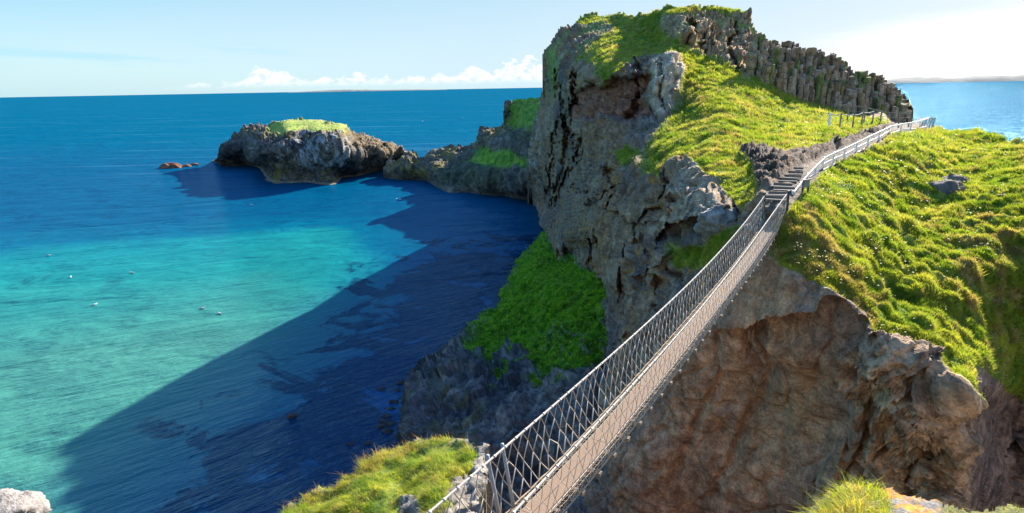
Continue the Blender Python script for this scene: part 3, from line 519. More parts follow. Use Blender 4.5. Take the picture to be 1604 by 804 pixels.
def hd_shape(P, N, px, py):
    jit = fbm(P, 0.08, 4, 0.6, 5)*6
    g = np.maximum(soft([(752,232),(775,238),(800,232),(826,252),(826,262),(790,262),(752,262),(740,255)], px, py, 5, jit), soft([(800,165),(850,155),(850,190),(838,200),(815,205),(800,195)], px, py, 6, jit)*0.9)
    g = np.maximum(g, soft([(790,160),(806,154),(850,149),(850,158),(806,163)], px, py, 2)); low = np.clip((P[:, 2])/4, 0.2, 1)
    d = low*(columnar(P, 0.5, 2)*0.9+ridged(P*C(1, 1, .4), 0.07, 4, .5, 3)*1.0)*(1-0.7*g)
    V = P+N*d[:, None]; return V, g*0.999, {}
def hd_col(V, N, px, py, g, I):
    n = np.clip(fbm(V, 0.08, 5, 0.6, 20)*0.9+0.5, 0, 1); n2 = np.clip(fbm(V, 0.5, 4, 0.65, 21)*0.9+0.5, 0, 1)
    c = lerp(C(0.10, 0.09, 0.08)+0*V, C(0.21, 0.175, 0.125), n)*(0.6+0.8*n2)[:, None]
    yl = np.clip(fbm(V, 0.25, 4, .6, 6)*2+0.5, 0, 1)*soft([(605,250),(650,238),(712,228),(752,220),(755,198),(792,196),(792,215),(756,230),(710,248),(690,270),(660,282),(610,275)], px, py, 6); c = lerp(c, C(0.26, 0.19, 0.045), yl*0.75)
    tide = np.exp(-((V[:, 2]-0.8)/0.7)**2)*0.7; c = lerp(c, C(0.27, 0.21, 0.14), tide*n2)
    lg = soft([(690,262),(752,235),(800,262),(780,290),(690,292)], px, py, 10)*0.5; c = lerp(c, C(0.06, 0.085, 0.03), lg)
    ml = soft([(800,165),(850,155),(850,240),(800,230)], px, py, 6)*0.6*n; c = lerp(c, C(0.06, 0.10, 0.03), ml)
    return lerp(c, grass_col(V, .4, 0.6)*C(.7, .9, .6), g)
o, HD = build_sheet('far_headland', head, HD_OUT, 1.2, hd_shape, hd_col, M_far, back=((5, -0.5), (8, -6), (10, None)), jag=1.5); tag(o, kind='structure')

# ------------------------------------------------------------------ sea stack
ST_OUT = [(333,254),(342,250),(347,243),(350,232),(358,222),(370,212),(387,200),(404,197),(422,196),(434,192),(464,188),(490,189),(509,191),(541,196),(545,208),(565,214),(597,223),(614,225),(628,231),(634,238),(646,240),(652,246),(630,252),(607,262),(582,272),(558,279),(536,282),(530,290),(510,291),(481,288),(460,291),(447,290),(430,291),(401,292),(398,285),(400,272),(404,262),(387,260),(365,260),(345,258)]
ST_CTL = [(333,255,0),(345,258,0),(387,260,0),(404,263,0),(400,291,0),(447,290,0),(481,288,0),(530,290,0),(536,281,0),(558,278,0),(607,261,0),(648,247,0),
 (347,243,292),(370,212,300),(387,200,305),(422,196,308),(434,192,292),(464,188,290),(509,191,285),(541,196,275),(545,208,262),(597,223,268),(628,231,272),(640,240,268),
 (395,215,285),(375,235,286),(392,235,278),(408,215,262),(450,206,250),(500,206,246),(540,207,250),(404,240,240),(450,245,234),(500,245,232),(530,240,236),(560,240,246),(600,245,254),(420,225,243),(480,225,240)]
stack = Sheet(ST_CTL)
def st_shape(P, N, px, py):
    jit = fbm(P, 0.08, 4, 0.6, 5)*4
    g = soft([(418,195),(434,190),(464,185),(541,193),(544,204),(520,203),(500,206),(470,205),(440,211),(425,210)], px, py, 3, jit)
    low = np.clip(P[:, 2]/4, 0.2, 1); d = low*(columnar(P, 0.42, 5)*0.95+ridged(P*C(1, 1, .3), 0.07, 4, .5, 5)*0.9)*(1-0.85*g)
    return P+N*d[:, None], g, {}
def st_col(V, N, px, py, g, I):
    n = np.clip(fbm(V, 0.08, 5, 0.6, 20)*0.9+0.5, 0, 1); n2 = np.clip(fbm(V, 0.5, 4, 0.65, 21)*0.9+0.5, 0, 1)
    c = lerp(C(0.05, 0.046, 0.044)+0*V, C(0.15, 0.12, 0.09), n)*(0.55+0.9*n2)[:, None]
    gu = np.clip(fbm(V*C(1, 1, .35), 0.35, 5, 0.65, 33)*2.6+0.1, 0, 1)*soft([(470,205),(540,205),(552,240),(540,262),(480,262),(440,250),(440,225)], px, py, 14); gu = np.maximum(gu, 0.6*np.clip(fbm(V*C(1, 1, .35), 0.35, 5, 0.65, 34)*3-0.4, 0, 1)*soft([(385,205),(410,205),(410,245),(388,250)], px, py, 8))
    c = lerp(c, C(0.50, 0.49, 0.47), gu*0.6)
    yl = np.clip(fbm(V, 0.2, 4, .6, 6)*2+0.35, 0, 1)*np.clip(1-np.abs(py-(208+12*(px > 545)+6*(px > 580)))/12, 0, 1); yl = np.maximum(yl, 0.7*np.clip(fbm(V, .15, 4, .6, 7)*2.5-.3, 0, 1)*(py > 250)*(px < 530)); c = lerp(c, C(0.30, 0.21, 0.03), yl*0.8)
    rs = soft([(545,208),(600,222),(640,238),(600,245),(550,232)], px, py, 6)*0.7; c = lerp(c, C(0.17, 0.115, 0.06)*(0.5+.9*n2)[:, None], rs*1.3)
    tide = np.exp(-((V[:, 2]-0.3)/0.35)**2); c = lerp(c, C(0.33, 0.25, 0.17), tide*0.8)
    return lerp(c, grass_col(V, .3, 0.2), g)
o, ST = build_sheet('sea_stack', stack, ST_OUT, 1.1, st_shape, st_col, M_far, back=((6, 0.0), (12, -4), (10, -8), (8, None)), jag=1.5); tag(o, kind='structure')
# ------------------------------------------------------------------ turf: blades of grass growing on the sheets (nobody could count them)
def blades(name, S, n, length, width, weight=None, colf=None, up=0.55, lean=0.45, two=False, wind=(-0.25, -0.1), label='', seed=1, dist_w=True, stalks=0.0):
    r = np.random.default_rng(seed); q = S['q']; g = S['g'].copy()
    if weight is not None: g = g*weight
    wq = g[q].mean(1); area = None
    wq = np.where(wq > 0.3, wq, 0)
    cdf = np.cumsum(wq); k = np.searchsorted(cdf, r.random(n)*cdf[-1]); k = np.minimum(k, len(q)-1)
    a, b = r.random(n)[:, None], r.random(n)[:, None]; Q = q[k]; V, N = S['V'], S['N']
    base = (V[Q[:, 0]]*(1-a)+V[Q[:, 3]]*a)*(1-b)+(V[Q[:, 1]]*(1-a)+V[Q[:, 2]]*a)*b
    nn = N[Q].mean(1); dist = np.linalg.norm(base-np.array([0, 0, H]), axis=1)
    d = nn*(1-up)+np.array([0, 0, up])+r.normal(size=(n, 3))*lean*0.5+np.array([wind[0], wind[1], 0]); d /= np.linalg.norm(d, axis=1)[:, None]
    _, _, ci = cells(base+fbm(base, .8, 2)[:, None]*.35, 1.15 if dist_w else 6.0, 17); patch = np.clip(0.75+0.6*fbm(base, 0.9, 2, .5, 40), 0.4, 1.5)*(.65+.7*ci)
    L = length*(0.6+0.8*r.random(n))*patch; W = width*(0.7+0.6*r.random(n))
    if dist_w: W = W*np.clip(dist/30, 0.6, 4); L = L*np.clip(dist/40, 0.8, 1.8)**0.5
    side = np.cross(d, r.normal(size=(n, 3))); side /= np.linalg.norm(side, axis=1)[:, None]
    c = colf(base)*(0.75+0.5*r.random(n))[:, None]*(.8+.4*ci)[:, None]; c = lerp(c, STRAW, (ci > .8)*.35*(r.random(n)))
    droop = r.normal(size=(n, 3))*0.35*L[:, None]; droop[:, 2] = -abs(droop[:, 2])*0.8
    base = base-d*0.04
    if two:
        mid = base+d*(L*0.55)[:, None]; tip = base+d*L[:, None]+droop
        Vv = np.stack([base-side*(W/2)[:, None], base+side*(W/2)[:, None], mid-side*(W*0.36)[:, None], mid+side*(W*0.36)[:, None], tip], 1).reshape(-1, 3)
        i = np.arange(n)*5; Fc = [np.stack([i, i+1, i+3, i+2], -1), np.stack([i+2, i+3, i+4], -1)]; cc = np.repeat(c, 5, 0)
    else:
        tip = base+d*L[:, None]+droop*0.5
        Vv = np.stack([base-side*(W/2)[:, None], base+side*(W/2)[:, None], tip], 1).reshape(-1, 3); i = np.arange(n)*3; Fc = [np.stack([i, i+1, i+2], -1)]; cc = np.repeat(c, 3, 0)
    me = np_mesh(name, Vv, Fc, cc, smooth=False); me.materials.append(M_blade); return link(name, me)
tag(blades('grass', ISL, 640000, 0.28, 0.035, colf=lambda B: grass_col(B), seed=1), kind='stuff')
def flowers(name, S, n, size, c, seed):
    r = np.random.default_rng(seed); q = S['q']; w_ = np.where(S['g'][q].mean(1) > .6, 1.0, 0)*np.clip(fbm(S['V'][q[:, 0]], .35, 2, .5, seed)*3, 0, 1); cdf = np.cumsum(w_); k = np.minimum(np.searchsorted(cdf, r.random(n)*cdf[-1]), len(q)-1)
    B = S['V'][q[k, 0]]+S['N'][q[k, 0]]*.2+C(0, 0, .12); s_ = size*(.6+.8*r.random(n))[:, None]; dist = np.linalg.norm(B-C(0, 0, H), axis=1)[:, None]; s_ = s_*np.clip(dist/30, .5, 2.5)
    off = np.array([[1, 0, .3], [0, 1, .5], [-1, 0, .4], [0, -1, .1]]); V = (B[:, None]+off[None]*s_[:, None]).reshape(-1, 3); i = np.arange(n)*4
    me = np_mesh(name, V, [np.stack([i, i+1, i+2, i+3], -1)], np.tile(C(*c), (len(V), 1)), smooth=False); me.materials.append(M_blade); return link(name, me)
tag(flowers('wildflowers', ISL, 110, .028, (.6, .6, .5), 3), kind='stuff'); tag(flowers('wildflowers', ISL, 900, .035, (.50, .42, .03), 4), kind='stuff')
tag(blades('meadow_plants', SPUR, 90000, 0.30, 0.12, colf=lambda B: grass_col(B, 1, 0.9)*C(1.05, 1.4, .85), lean=1.3, up=.3, seed=2), kind='stuff')

# ------------------------------------------------------------------ basalt columns along the crest
def column_mesh(h, r, seed):
    rr = random.Random(seed); n = 6; lev = [0, 0.28, 0.30, 0.55, 0.57, 0.8, 0.82, 1.0]; V = []; ph = rr.random()
    for li, t in enumerate(lev):
        if li in (0, 2, 4, 6): off = (rr.uniform(-.22, .22)*r, rr.uniform(-.22, .22)*r); sc = rr.uniform(.72, 1.12)
        for k in range(n):
            a = 2*math.pi*(k+ph)/n; q = r*sc*(1+0.1*math.sin(k*5.1+seed)); V.append((off[0]+q*math.cos(a), off[1]+q*math.sin(a), h*t+(rr.uniform(-.3, .3) if t == 1 else 0)))
    V.append((off[0], off[1], h+0.12)); Fc = []
    for li in range(len(lev)-1):
        for k in range(n): Fc.append((li*n+k, li*n+(k+1) % n, (li+1)*n+(k+1) % n, (li+1)*n+k))
    q4 = np.array(Fc); t3 = np.array([((len(lev)-1)*n+k, (len(lev)-1)*n+(k+1) % n, len(V)-1) for k in range(n)])
    rng = np.random.default_rng(seed); VV = np.array(V); col = C(0.24, 0.185, 0.13)*rng.uniform(.65, 1.7)*(np.array([.75, 1.1, .5]) if seed % 6 == 0 else np.array([1, rng.uniform(.88, 1.0), rng.uniform(.7, 1.05)])); colr = np.tile(col, (len(V), 1)); 
    if seed % 5 == 0: colr[-1:] = C(0.16, 0.2, 0.03)
    me = np_mesh('basalt_column', VV, [q4, t3], colr, {'grass': np.zeros(len(V))}, smooth=False); me.materials.append(M_ter); return me
cm = [column_mesh(1.0*h_, 0.62, 11+i) for i, h_ in enumerate([5, 6, 7, 8, 5.5, 6.5, 7.5, 9, 4.5, 6, 7, 8])]
cl = empty('columnar_cliff', (58, 88, 28)); tag(cl, 'dark brown crag of upright basalt columns along the crest above the upper wire fence', 'basalt cliff')
TOPL = [(1176,38),(1200,60),(1225,66),(1250,70),(1270,76),(1300,86),(1325,98),(1345,111),(1365,116),(1385,122),(1400,136),(1410,149),(1422,168),(1428,182)]
BOTL = [(1174,122),(1196,134),(1220,140),(1250,152),(1300,170),(1350,182),(1400,192),(1428,194)]
tl, bl = np.array(TOPL, float), np.array(BOTL, float)
for tier, (f0, f1, Yo) in enumerate([(0.0, 0.30, -.4), (0.1, 0.46, .5), (0.28, 0.62, 1.4), (0.42, 0.76, 2.4), (0.58, 0.90, 3.4), (0.7, 1.0, 4.6)]):
    x = 1178+tier*2.5
    while x < 1426:
        yt = float(np.interp(x, tl[:, 0], tl[:, 1])); yb = float(np.interp(x, bl[:, 0], bl[:, 1])); Yd = float(np.interp(x, [1176, 1196, 1250, 1300, 1350, 1428], [84, 83, 85, 86, 86, 90]))-0.6+Yo
        jf = random.uniform(-.09, .03)+0.05*math.sin(x*.11+tier*2)+.03*math.sin(x*.05) if tier else random.uniform(-.2, .2); top = at(np.array([x]), np.array([yb+(yt-yb)*min(1.03, max(0.12, f1+jf+.05))]), Yd)[0]; bot = at(np.array([x]), np.array([yb+(yt-yb)*f0+3]), Yd)[0]
        hh = max(1.2, top[2]-bot[2]+1.2); me = random.choice(cm); o = bpy.data.objects.new('basalt_column', me); COL.objects.link(o); o.parent = cl
        bz = top[2]-hh; zs = me.vertices[-1].co.z
        o.location = (top[0]-58, top[1]-88+random.uniform(-.3, .3), bz-28); s_ = random.uniform(.42, 1.0); o.scale = (s_, s_, hh/zs); o.rotation_euler = (random.uniform(-.13, .05), random.uniform(-.12, .12), random.uniform(0, 6.28))
        x += random.uniform(4.0, 6.8)

# ------------------------------------------------------------------ small builders
class MB:
    def __init__(s): s.V = []; s.Q = []; s.T = []
    def box(s, a, b, w, h, upv=(0, 0, 1)):
        a, b, upv = np.array(a, float), np.array(b, float), np.array(upv, float); d = b-a; d /= np.linalg.norm(d); sd_ = np.cross(d, upv)
        if np.linalg.norm(sd_) < 1e-4: sd_ = np.cross(d, [1, 0, 0])
        sd_ /= np.linalg.norm(sd_); u = np.cross(sd_, d); k = len(s.V)
        for p in (a, b):
            for x, y in ((-1, -1), (1, -1), (1, 1), (-1, 1)): s.V.append(p+sd_*x*w/2+u*y*h/2)
        for f in ((0, 1, 5, 4), (1, 2, 6, 5), (2, 3, 7, 6), (3, 0, 4, 7), (3, 2, 1, 0), (4, 5, 6, 7)): s.Q.append([k+i for i in f])
        return s
    def tube(s, pts, r, n=5):
        pts = [np.array(p, float) for p in pts]; k0 = len(s.V)
        for i, p in enumerate(pts):
            d = pts[min(i+1, len(pts)-1)]-pts[max(i-1, 0)]; d /= np.linalg.norm(d)+1e-9; a = np.cross(d, [0.13, 0.2, 0.97]); a /= np.linalg.norm(a)+1e-9; b = np.cross(d, a)
            rr = r[i] if isinstance(r, (list, tuple)) else r
            for j in range(n): t = 2*math.pi*j/n; s.V.append(p+a*rr*math.cos(t)+b*rr*math.sin(t))
        for i in range(len(pts)-1):
            for j in range(n): s.Q.append([k0+i*n+j, k0+i*n+(j+1) % n, k0+(i+1)*n+(j+1) % n, k0+(i+1)*n+j])
        for e, rev in ((0, True), (len(pts)-1, False)):
            for j in range(1, n-1):
                f = [k0+e*n, k0+e*n+j, k0+e*n+j+1]; s.T.append(f[::-1] if rev else f)
        return s
    def build(s, name, mat, parent=None, smooth=False):
        V = np.array(s.V); 
        if parent is not None: V = V-np.array(parent.location)
        Fc = []
        if s.Q: Fc.append(np.array(s.Q))
        if s.T: Fc.append(np.array(s.T))
        me = np_mesh(name, V, Fc, smooth=smooth); me.materials.append(mat); o = bpy.data.objects.new(name, me); COL.objects.link(o)
        if parent is not None: o.parent = parent
        return o

# ------------------------------------------------------------------ rope bridge
BY = np.arange(9, 32, 2.0)
Zd = np.array([25.74, 25.60, 25.54, 25.54, 25.58, 25.62, 25.66, 25.70, 25.77, 25.90, 26.10, 26.42])
Zl = np.array([26.90, 26.82, 26.75, 26.71, 26.69, 26.70, 26.73, 26.80, 26.91, 27.10, 27.36, 27.60])
Zr = np.array([26.83, 26.77, 26.74, 26.75, 26.78, 26.83, 26.92, 27.07, 27.25, 27.44, 27.61, 27.78])
pd_, plf, prf = (np.polynomial.Polynomial.fit(BY, z, 4) for z in (Zd, Zl, Zr))
ax_n = np.array([1, -0.6])/math.hypot(1, .6); ax_d = np.array([0.6, 1])/math.hypot(1, .6)
Y0, Y1 = 7.2, 31.3; SLEN = (Y1-Y0)*math.hypot(1, .6)
def bp(s, off, z):          # s metres along, off metres to the right
    Y = Y0+s/math.hypot(1, .6); p = np.array([-5.6+.6*Y, Y])+ax_n*off; return np.array([p[0], p[1], (z if not callable(z) else z(Y))])
br = empty('rope_bridge', tuple(bp(0, 0, pd_))); tag(br, 'rope suspension footbridge with netted sides and a plank walkway across the chasm', 'bridge')
br_loc = np.array(br.location)
for side, lab in ((-1, 'planks'), (1, 'planks')):
    s = 0.0
    while s < SLEN-0.1:
        e = min(s+3.0, SLEN); m = MB(); k = 5
        for i in range(k):
            a = s+(e-s)*i/k; b = s+(e-s)*(i+1)/k-(0.012 if i == k-1 else 0)
            m.box(bp(a, side*.108, pd_), bp(b, side*.108, pd_), 0.205, 0.045)
        m.build('deck_board', M_deck, br); s = e
s = 0.3; bi = 0
while s < SLEN-0.2:
    mm = MB(); zz = pd_(Y0+s/math.hypot(1, .6))-0.07; jj = random.uniform(-.03, .03)
    mm.box(bp(s, -.48+jj, zz), bp(s, .48+jj, zz), 0.12, 0.07); mm.build('crossbeam', M_beam, br); s += 0.78; bi += 1
def rope(name, off, zf, r, mat, dz=0.0, s0=0.0, s1=None, wob=0.0):
    s1 = s1 or SLEN; n = 110; pts = []
    for i in range(n+1):
        s = s0+(s1-s0)*i/n; p = bp(s, off, zf); p[2] += dz+wob*math.sin(s*8.1); pts.append(p)
    return MB().tube(pts, r, 6).build(name, mat, br, True)
rope('handrail_rope', -.52, plf, .022, M_rope, 0, -0.4); rope('handrail_rope', .50, prf, .022, M_rope, 0, -0.4)
for off in (-.43, .43): rope('edge_rope', off, pd_, .017, M_ropeT, -.02, wob=.012)
for off in (-.225, .225): rope('deck_cable', off, pd_, .012, M_rope, -.01)
# bindings on the hand ropes
for off, zf in ((-.52, plf), (.50, prf)):
    for i in range(int(SLEN/0.36)):
        s = 0.12+i*.36; a, b = bp(s-.03, off, zf), bp(s+.03, off, zf); MB().tube([a, b], .027, 6).build('rope_binding', M_rope, br, True)
def net(off_t, zt, off_b, skew, rad, mat=M_rope):
    rows = 4; pitch = 0.36; n = int(SLEN/pitch); m = MB(); rg = random.Random(3); nodes = {}
    for j in range(rows+1):
        for i in range(n+1):
            s = (i+(0.5 if j % 2 else 0))*pitch+j*skew+(rg.uniform(-.06, .06) if 0 < j else 0); s = min(max(s, 0), SLEN); t = j/rows
            t2 = t+(rg.uniform(-.035, .035) if 0 < j < rows else 0)
            a, b = bp(s, off_t, zt), bp(s, off_b, pd_)-np.array([0, 0, .02]); p = a*(1-t2)+b*t2; bow = math.sin(math.pi*t)*0.05*(1 if off_t > 0 else -1)
            nodes[j, i] = p+np.array([ax_n[0], ax_n[1], 0])*bow
    for j in range(rows):
        for i in range(n+1):
            for di in ((0, -1) if j % 2 == 0 else (0, 1)):
                if (j+1, i+di) in nodes:
                    a, b = nodes[j, i], nodes[j+1, i+di]
                    if np.linalg.norm(a-b) > .05: m.tube([a, b], rad, 4)
    return m.build('side_net', mat, br, True)
net(-.52, plf, -.43, 0.035, .0105); net(.50, prf, .43, 0.035, .007)
# fine mesh laid between the boards and the edge ropes, tan cord
def floor_net(side):
    m = MB(); rg = random.Random(9+side); n = int(SLEN/.16)
    for i in range(n):
        s = i*.16; a = bp(s, side*.195, pd_); b = bp(min(s+rg.uniform(.05, .16), SLEN), side*.43, pd_); c = bp(min(s+.16, SLEN), side*.195, pd_); dz = np.array([0, 0, -.02]); m.tube([a+dz, b+dz], 0.0048, 3); m.tube([b+dz, c+dz], .0048, 3)
    for o_ in (.25, .31, .37): m.tube([bp(SLEN*i/150, side*o_, pd_)+np.array([0, 0, -.025+rg.uniform(-.012, .012)]) for i in range(151)], .007, 3)
    return m.build('floor_net', M_ropeT, br, True)
floor_net(-1); floor_net(1)
# posts of the near end frame, leaning outwards
for s, off, l, rr_ in ((2.55, -.60, 1.15, .035), (3.0, -.58, 1.1, .032)):
    zt = plf if off < 0 else prf; t = bp(s, off, zt)+np.array([0, 0, .05]); b = bp(s+.12, off*.72, pd_)-np.array([0, 0, .2]); MB().tube([b, t], [rr_*1.1, rr_], 7).build('post', M_steel, br, True)
for off in (-.55, .54):
    zt = plf if off < 0 else prf; t = bp(SLEN-.15, off, zt)+np.array([0, 0, .12]); b = bp(SLEN-.1, off, pd_)-np.array([0, 0, .5]); MB().box(b, t, .09, .09, (1, 0, 0)).build('post', M_dark, br)

# ------------------------------------------------------------------ steps, path fences
def ground(px, py): return isl.pt(px, py)
st = empty('wooden_steps', tuple(ground(1222, 300))); tag(st, 'worn timber steps climbing from the bridge end up to the path', 'steps')
pa, pb = ground(1216, 314), ground(1246, 266)
for k in range(8):
    p = pa+(pb-pa)*(k+random.uniform(-.15, .15))/7.5; p = p+np.array([random.uniform(-.12, .12), 0, .05]); d2 = (pb-pa)[:2]; d2 = d2/np.linalg.norm(d2)+np.array([random.uniform(-.12, .12), random.uniform(-.12, .12)]); nv = np.array([d2[1], -d2[0], 0])
    MB().box(p-nv*random.uniform(.42, .56), p+nv*random.uniform(.42, .54)+np.array([0, 0, random.uniform(-.03, .03)]), .46, .07).build('step', M_beam, st); 
    f = p+np.array([d2[0]*.2, d2[1]*.2, .10]); MB().box(f-nv*.5, f+nv*.48, .05, .12).build('riser', M_beam, st)
FP = [(1240,319),(1252,303),(1263,292),(1276,281),(1289,268),(1305,259.5),(1322,253),(1341,241),(1359,232),(1376,224.5),(1392,212),(1411,205),(1426,205),(1440,202.5),(1452,200)]
FT = [(1240,300),(1252,285),(1263,272),(1276,258),(1288,246),(1305,238.5),(1322,231),(1341,222),(1359,213),(1376,205),(1392,198),(1411,194),(1426,191.5),(1440,188),(1455,184)]
FY = [33.5,36,38,40,42.5,45,47.5,50.5,53.5,57,61,65.5,69,72.5,76]
wf = empty('white_fence', tuple(at(np.array([1240.]), np.array([319.]), 33.5)[0])); tag(wf, 'white painted timber rail fence along the seaward side of the path', 'fence')
A = [at(np.array([float(x)]), np.array([float(y)]), Y)[0] for (x, y), Y in zip(FP, FY)]
T = [at(np.array([float(x)]), np.array([float(y)]), Y)[0] for (x, y), Y in zip(FT, FY)]
T = [np.array([a[0], a[1], t[2]]) for a, t in zip(A, T)]
for a, t in zip(A, T): MB().box(a-np.array([0, 0, .4]), t+np.array([0, 0, .03]), .085, .085, (1, 0.4, 0)).build('post', M_white, wf)
for k in range(len(A)-1):
    for fr, hh_ in (((0.06, .5, .94) if k < 10 else (.12, .94))) and [(f, .15) for f in ((0.08, .52, .94) if k < 10 else (.14, .94))]:
        a = A[k]+(T[k]-A[k])*fr; b = A[k+1]+(T[k+1]-A[k+1])*fr; d = b-a; d2 = np.array([d[1], -d[0], 0]); d2 /= np.linalg.norm(d2); o_ = d2*.075
        MB().box(a+o_-d*.01, b+o_+d*.005, 0.035, hh_*.9).build('rail', M_white, wf)
# stile of dark boards where the fence ends
sl = empty('dark_board_screen', tuple(at(np.array([1448.]), np.array([202.]), 76)[0])); tag(sl, 'dark timber board screen at the far end of the white fence', 'fence')
for k in range(5):
    b = at(np.array([1440.+k*4.2]), np.array([203.]), 77)[0]; MB().box(b-np.array([0, 0, .3]), b+np.array([.45, 0, 1.35]), .16, .05, (0, 1, 0)).build('board', M_post, sl)
a, b = at(np.array([1434.]), np.array([188.]), 77.3)[0], at(np.array([1461.]), np.array([184.5]), 77.3)[0]; MB().box(a, b, .12, .14).build('rail', M_dark, sl)
# information board beside the bridge end
sb = empty('sign', tuple(ground(1262, 306))); tag(sb, 'small grey green signboard on two dark posts beside the white fence', 'sign'); s0 = ground(1256, 310); s1 = ground(1264.5, 308.5)
for p in (s0, s1): MB().box(p-np.array([0, 0, .2]), p+np.array([0, 0, .95 if p is s0 else 1.0]), .08, .08, (1, 0, 0)).build('post', M_dark, sb)
MB().box(s0+np.array([-.02, -.06, .72]), s1+np.array([.02, -.06, .74]), .03, .36).build('panel', M_sign, sb); MB().box(s0+np.array([-.05, -.06, .94]), s1+np.array([.05, -.06, .96]), .06, .05).build('top_rail', M_dark, sb); MB().box(s0+np.array([0, 0, .22]), s1+np.array([0, 0, .24]), .05, .05).build('rail', M_dark, sb)
# rope fence on the uphill side
rf = empty('rope_fence', tuple(ground(1300, 190))); tag(rf, 'grey posts joined by a sagging pale rope beside the uphill grass', 'fence')
RP = [(1299,190,58,True),(1316,192,58,False),(1336,193,59,False),(1350,189,60.5,False),(1367,187,62,False)]; tops = []
for x, y, Y, wht in RP:
    b = at(np.array([float(x)]), np.array([float(y)]), Y)[0]; t = b+np.array([.03, 0, .72 if wht else .82]); tops.append(t-np.array([0, 0, .08])); MB().box(b-np.array([0, 0, .4]), t, .17 if wht else .10, .17 if wht else .10, (1, 0, 0)).build('post', M_white if wht else M_post, rf)
for a, b in zip(tops[:-1], tops[1:]): MB().tube([a+(b-a)*i/6-np.array([0, 0, .10*math.sin(math.pi*i/6)]) for i in range(7)], .045, 5).build('rope', M_rope, rf, True)
wf2 = empty('wire_fence', tuple(ground(1340, 182))); tag(wf2, 'weathered grey post and rail fence at the foot of the basalt columns', 'fence')
RP = [(1328,181,66),(1354,184,67),(1379,191,66),(1408,193,68),(1424,192,71)]; tp = []
for x, y, Y in RP:
    b = at(np.array([float(x)]), np.array([float(y)]), Y)[0]; t = b+np.array([0, 0, 1.15]); tp.append((b, t)); MB().box(b-np.array([0, 0, .5]), t, .11, .11, (1, 0, 0)).build('post', M_post, wf2)
tp.insert(0, (at(np.array([1306.]), np.array([179.]), 66)[0],)*2); tp[0] = (tp[0][0], tp[0][0]+np.array([0, 0, 1.0]))
for k in range(len(tp)-1):
    for f in (.88, .45): 
        a = tp[k][0]+(tp[k][1]-tp[k][0])*f; b = tp[k+1][0]+(tp[k+1][1]-tp[k+1][0])*f; MB().box(a, b, .035, .07 if f > .5 else .03).build('rail', M_post, wf2)

# ------------------------------------------------------------------ near ground: ledge with the grassy mound, corner rocks, mainland cliff
MD_OUT = [(430,830),(455,800),(500,775),(545,748),(590,720),(640,697),(690,688),(725,692),(742,706),(766,707),(759,722),(768,736),(755,749),(759,771),(746,784),(751,806),(741,850),(740,980),(430,980)]
MD_CTL = [(450,802,10.0),(500,775,10.6),(590,720,11.8),(640,697,12.2),(690,688,12.2),(742,704,11.4),(767,708,11.3),(765,735,10.6),(755,800,9.4),(700,740,10.6),(620,750,10.7),(560,790,9.9),(650,800,9.4),(700,800,9.1),(520,860,8.9),(700,900,7.9),(600,960,7.3),(740,900,8.0),(690,712,11.4)]
mound = Sheet(MD_CTL)
G_MD = [(420,830),(455,799),(500,772),(590,716),(640,693),(690,684),(725,690),(745,712),(738,745),(705,760),(700,790),(680,830),(670,1000),(400,1000)]
def md_shape(P, N, px, py):
    jit = fbm(P, 2, 3, .6, 5)*10; g = soft(G_MD, px, py, 8, jit); hole = np.maximum(soft([(630,778),(655,775),(665,810),(640,860),(610,830)], px, py, 8, jit), 0); g = g*(1-hole)
    f1, e, idv = cells(P, 3.0, 3); d = (1-g)*(ridged(P, 1.5, 4, .55, 3)*.06+(idv-.5)*.14)+g*(fbm(P, 1.3, 3, .5, 2)*.12)
    return P+N*d[:, None], g, {}
def md_col(V, N, px, py, g, I):
    n = np.clip(fbm(V, 3, 5, .6, 20)*.9+.5, 0, 1); c = lerp(C(.17, .14, .11)+0*V, C(.36, .32, .27), n); soil = np.clip(fbm(V, 2, 3, .5, 3)*2, 0, 1); c = lerp(c, C(.12, .09, .05), soil*.5); return lerp(c, grass_col(V, 4)*C(.6, .6, .6), g)
o, MD = build_sheet('cliff_ledge', mound, MD_OUT, 2.5, md_shape, md_col, M_near, back=((0.4, -0.3), (0.8, -1.5), (0.6, -4), (0.2, None)), jag=5); tag(o, kind='structure')
gm = lambda B: grass_col(B, 3.5)*C(1.15, 1.12, 1.0)
tag(blades('grass', MD, 100000, 0.18, 0.0078, colf=gm, two=True, dist_w=False, seed=5, up=.8, lean=.5), kind='stuff')
top_w = np.exp(-((pdist([(450,802),(500,775),(590,720),(640,697),(690,688),(740,704),(690,688)], MD['px'], MD['py']))/7)**2)
tag(blades('seed_stalks', MD, 900, 0.34, 0.007, weight=top_w, colf=lambda B: C(.42, .27, .12)+0*B, two=True, dist_w=False, seed=6, up=.95, lean=.2), kind='stuff')
# tuft and lichened rock at the foot of the picture
TF_OUT = [(1255,830),(1275,795),(1300,772),(1330,760),(1360,762),(1390,775),(1420,776),(1450,784),(1480,796),(1520,802),(1560,803),(1620,806),(1680,820),(1680,1000),(1255,1000)]
TF_CTL = [(1270,815,4.9),(1300,776,5.1),(1340,764,5.2),(1390,776,5.2),(1450,786,5.1),(1520,803,5.0),(1620,808,4.9),(1350,830,4.3),(1450,830,4.3),(1600,850,4.1),(1300,950,3.3),(1500,950,3.3),(1650,980,3.1)]
tuft = Sheet(TF_CTL)
G_TF = [(1240,830),(1275,790),(1300,765),(1330,752),(1365,758),(1395,785),(1400,830),(1390,1000),(1240,1000)]
def tf_shape(P, N, px, py):
    g = soft(G_TF, px, py, 8, fbm(P, 4, 2)*6); g = np.maximum(g, soft([(1475,790),(1700,790),(1700,1000),(1460,1000)], px, py, 8)*.9); return P+N*((1-g)*ridged(P, 4, 4, .5, 2)*.02+g*fbm(P, 3, 3)*.04)[:, None], g, {}
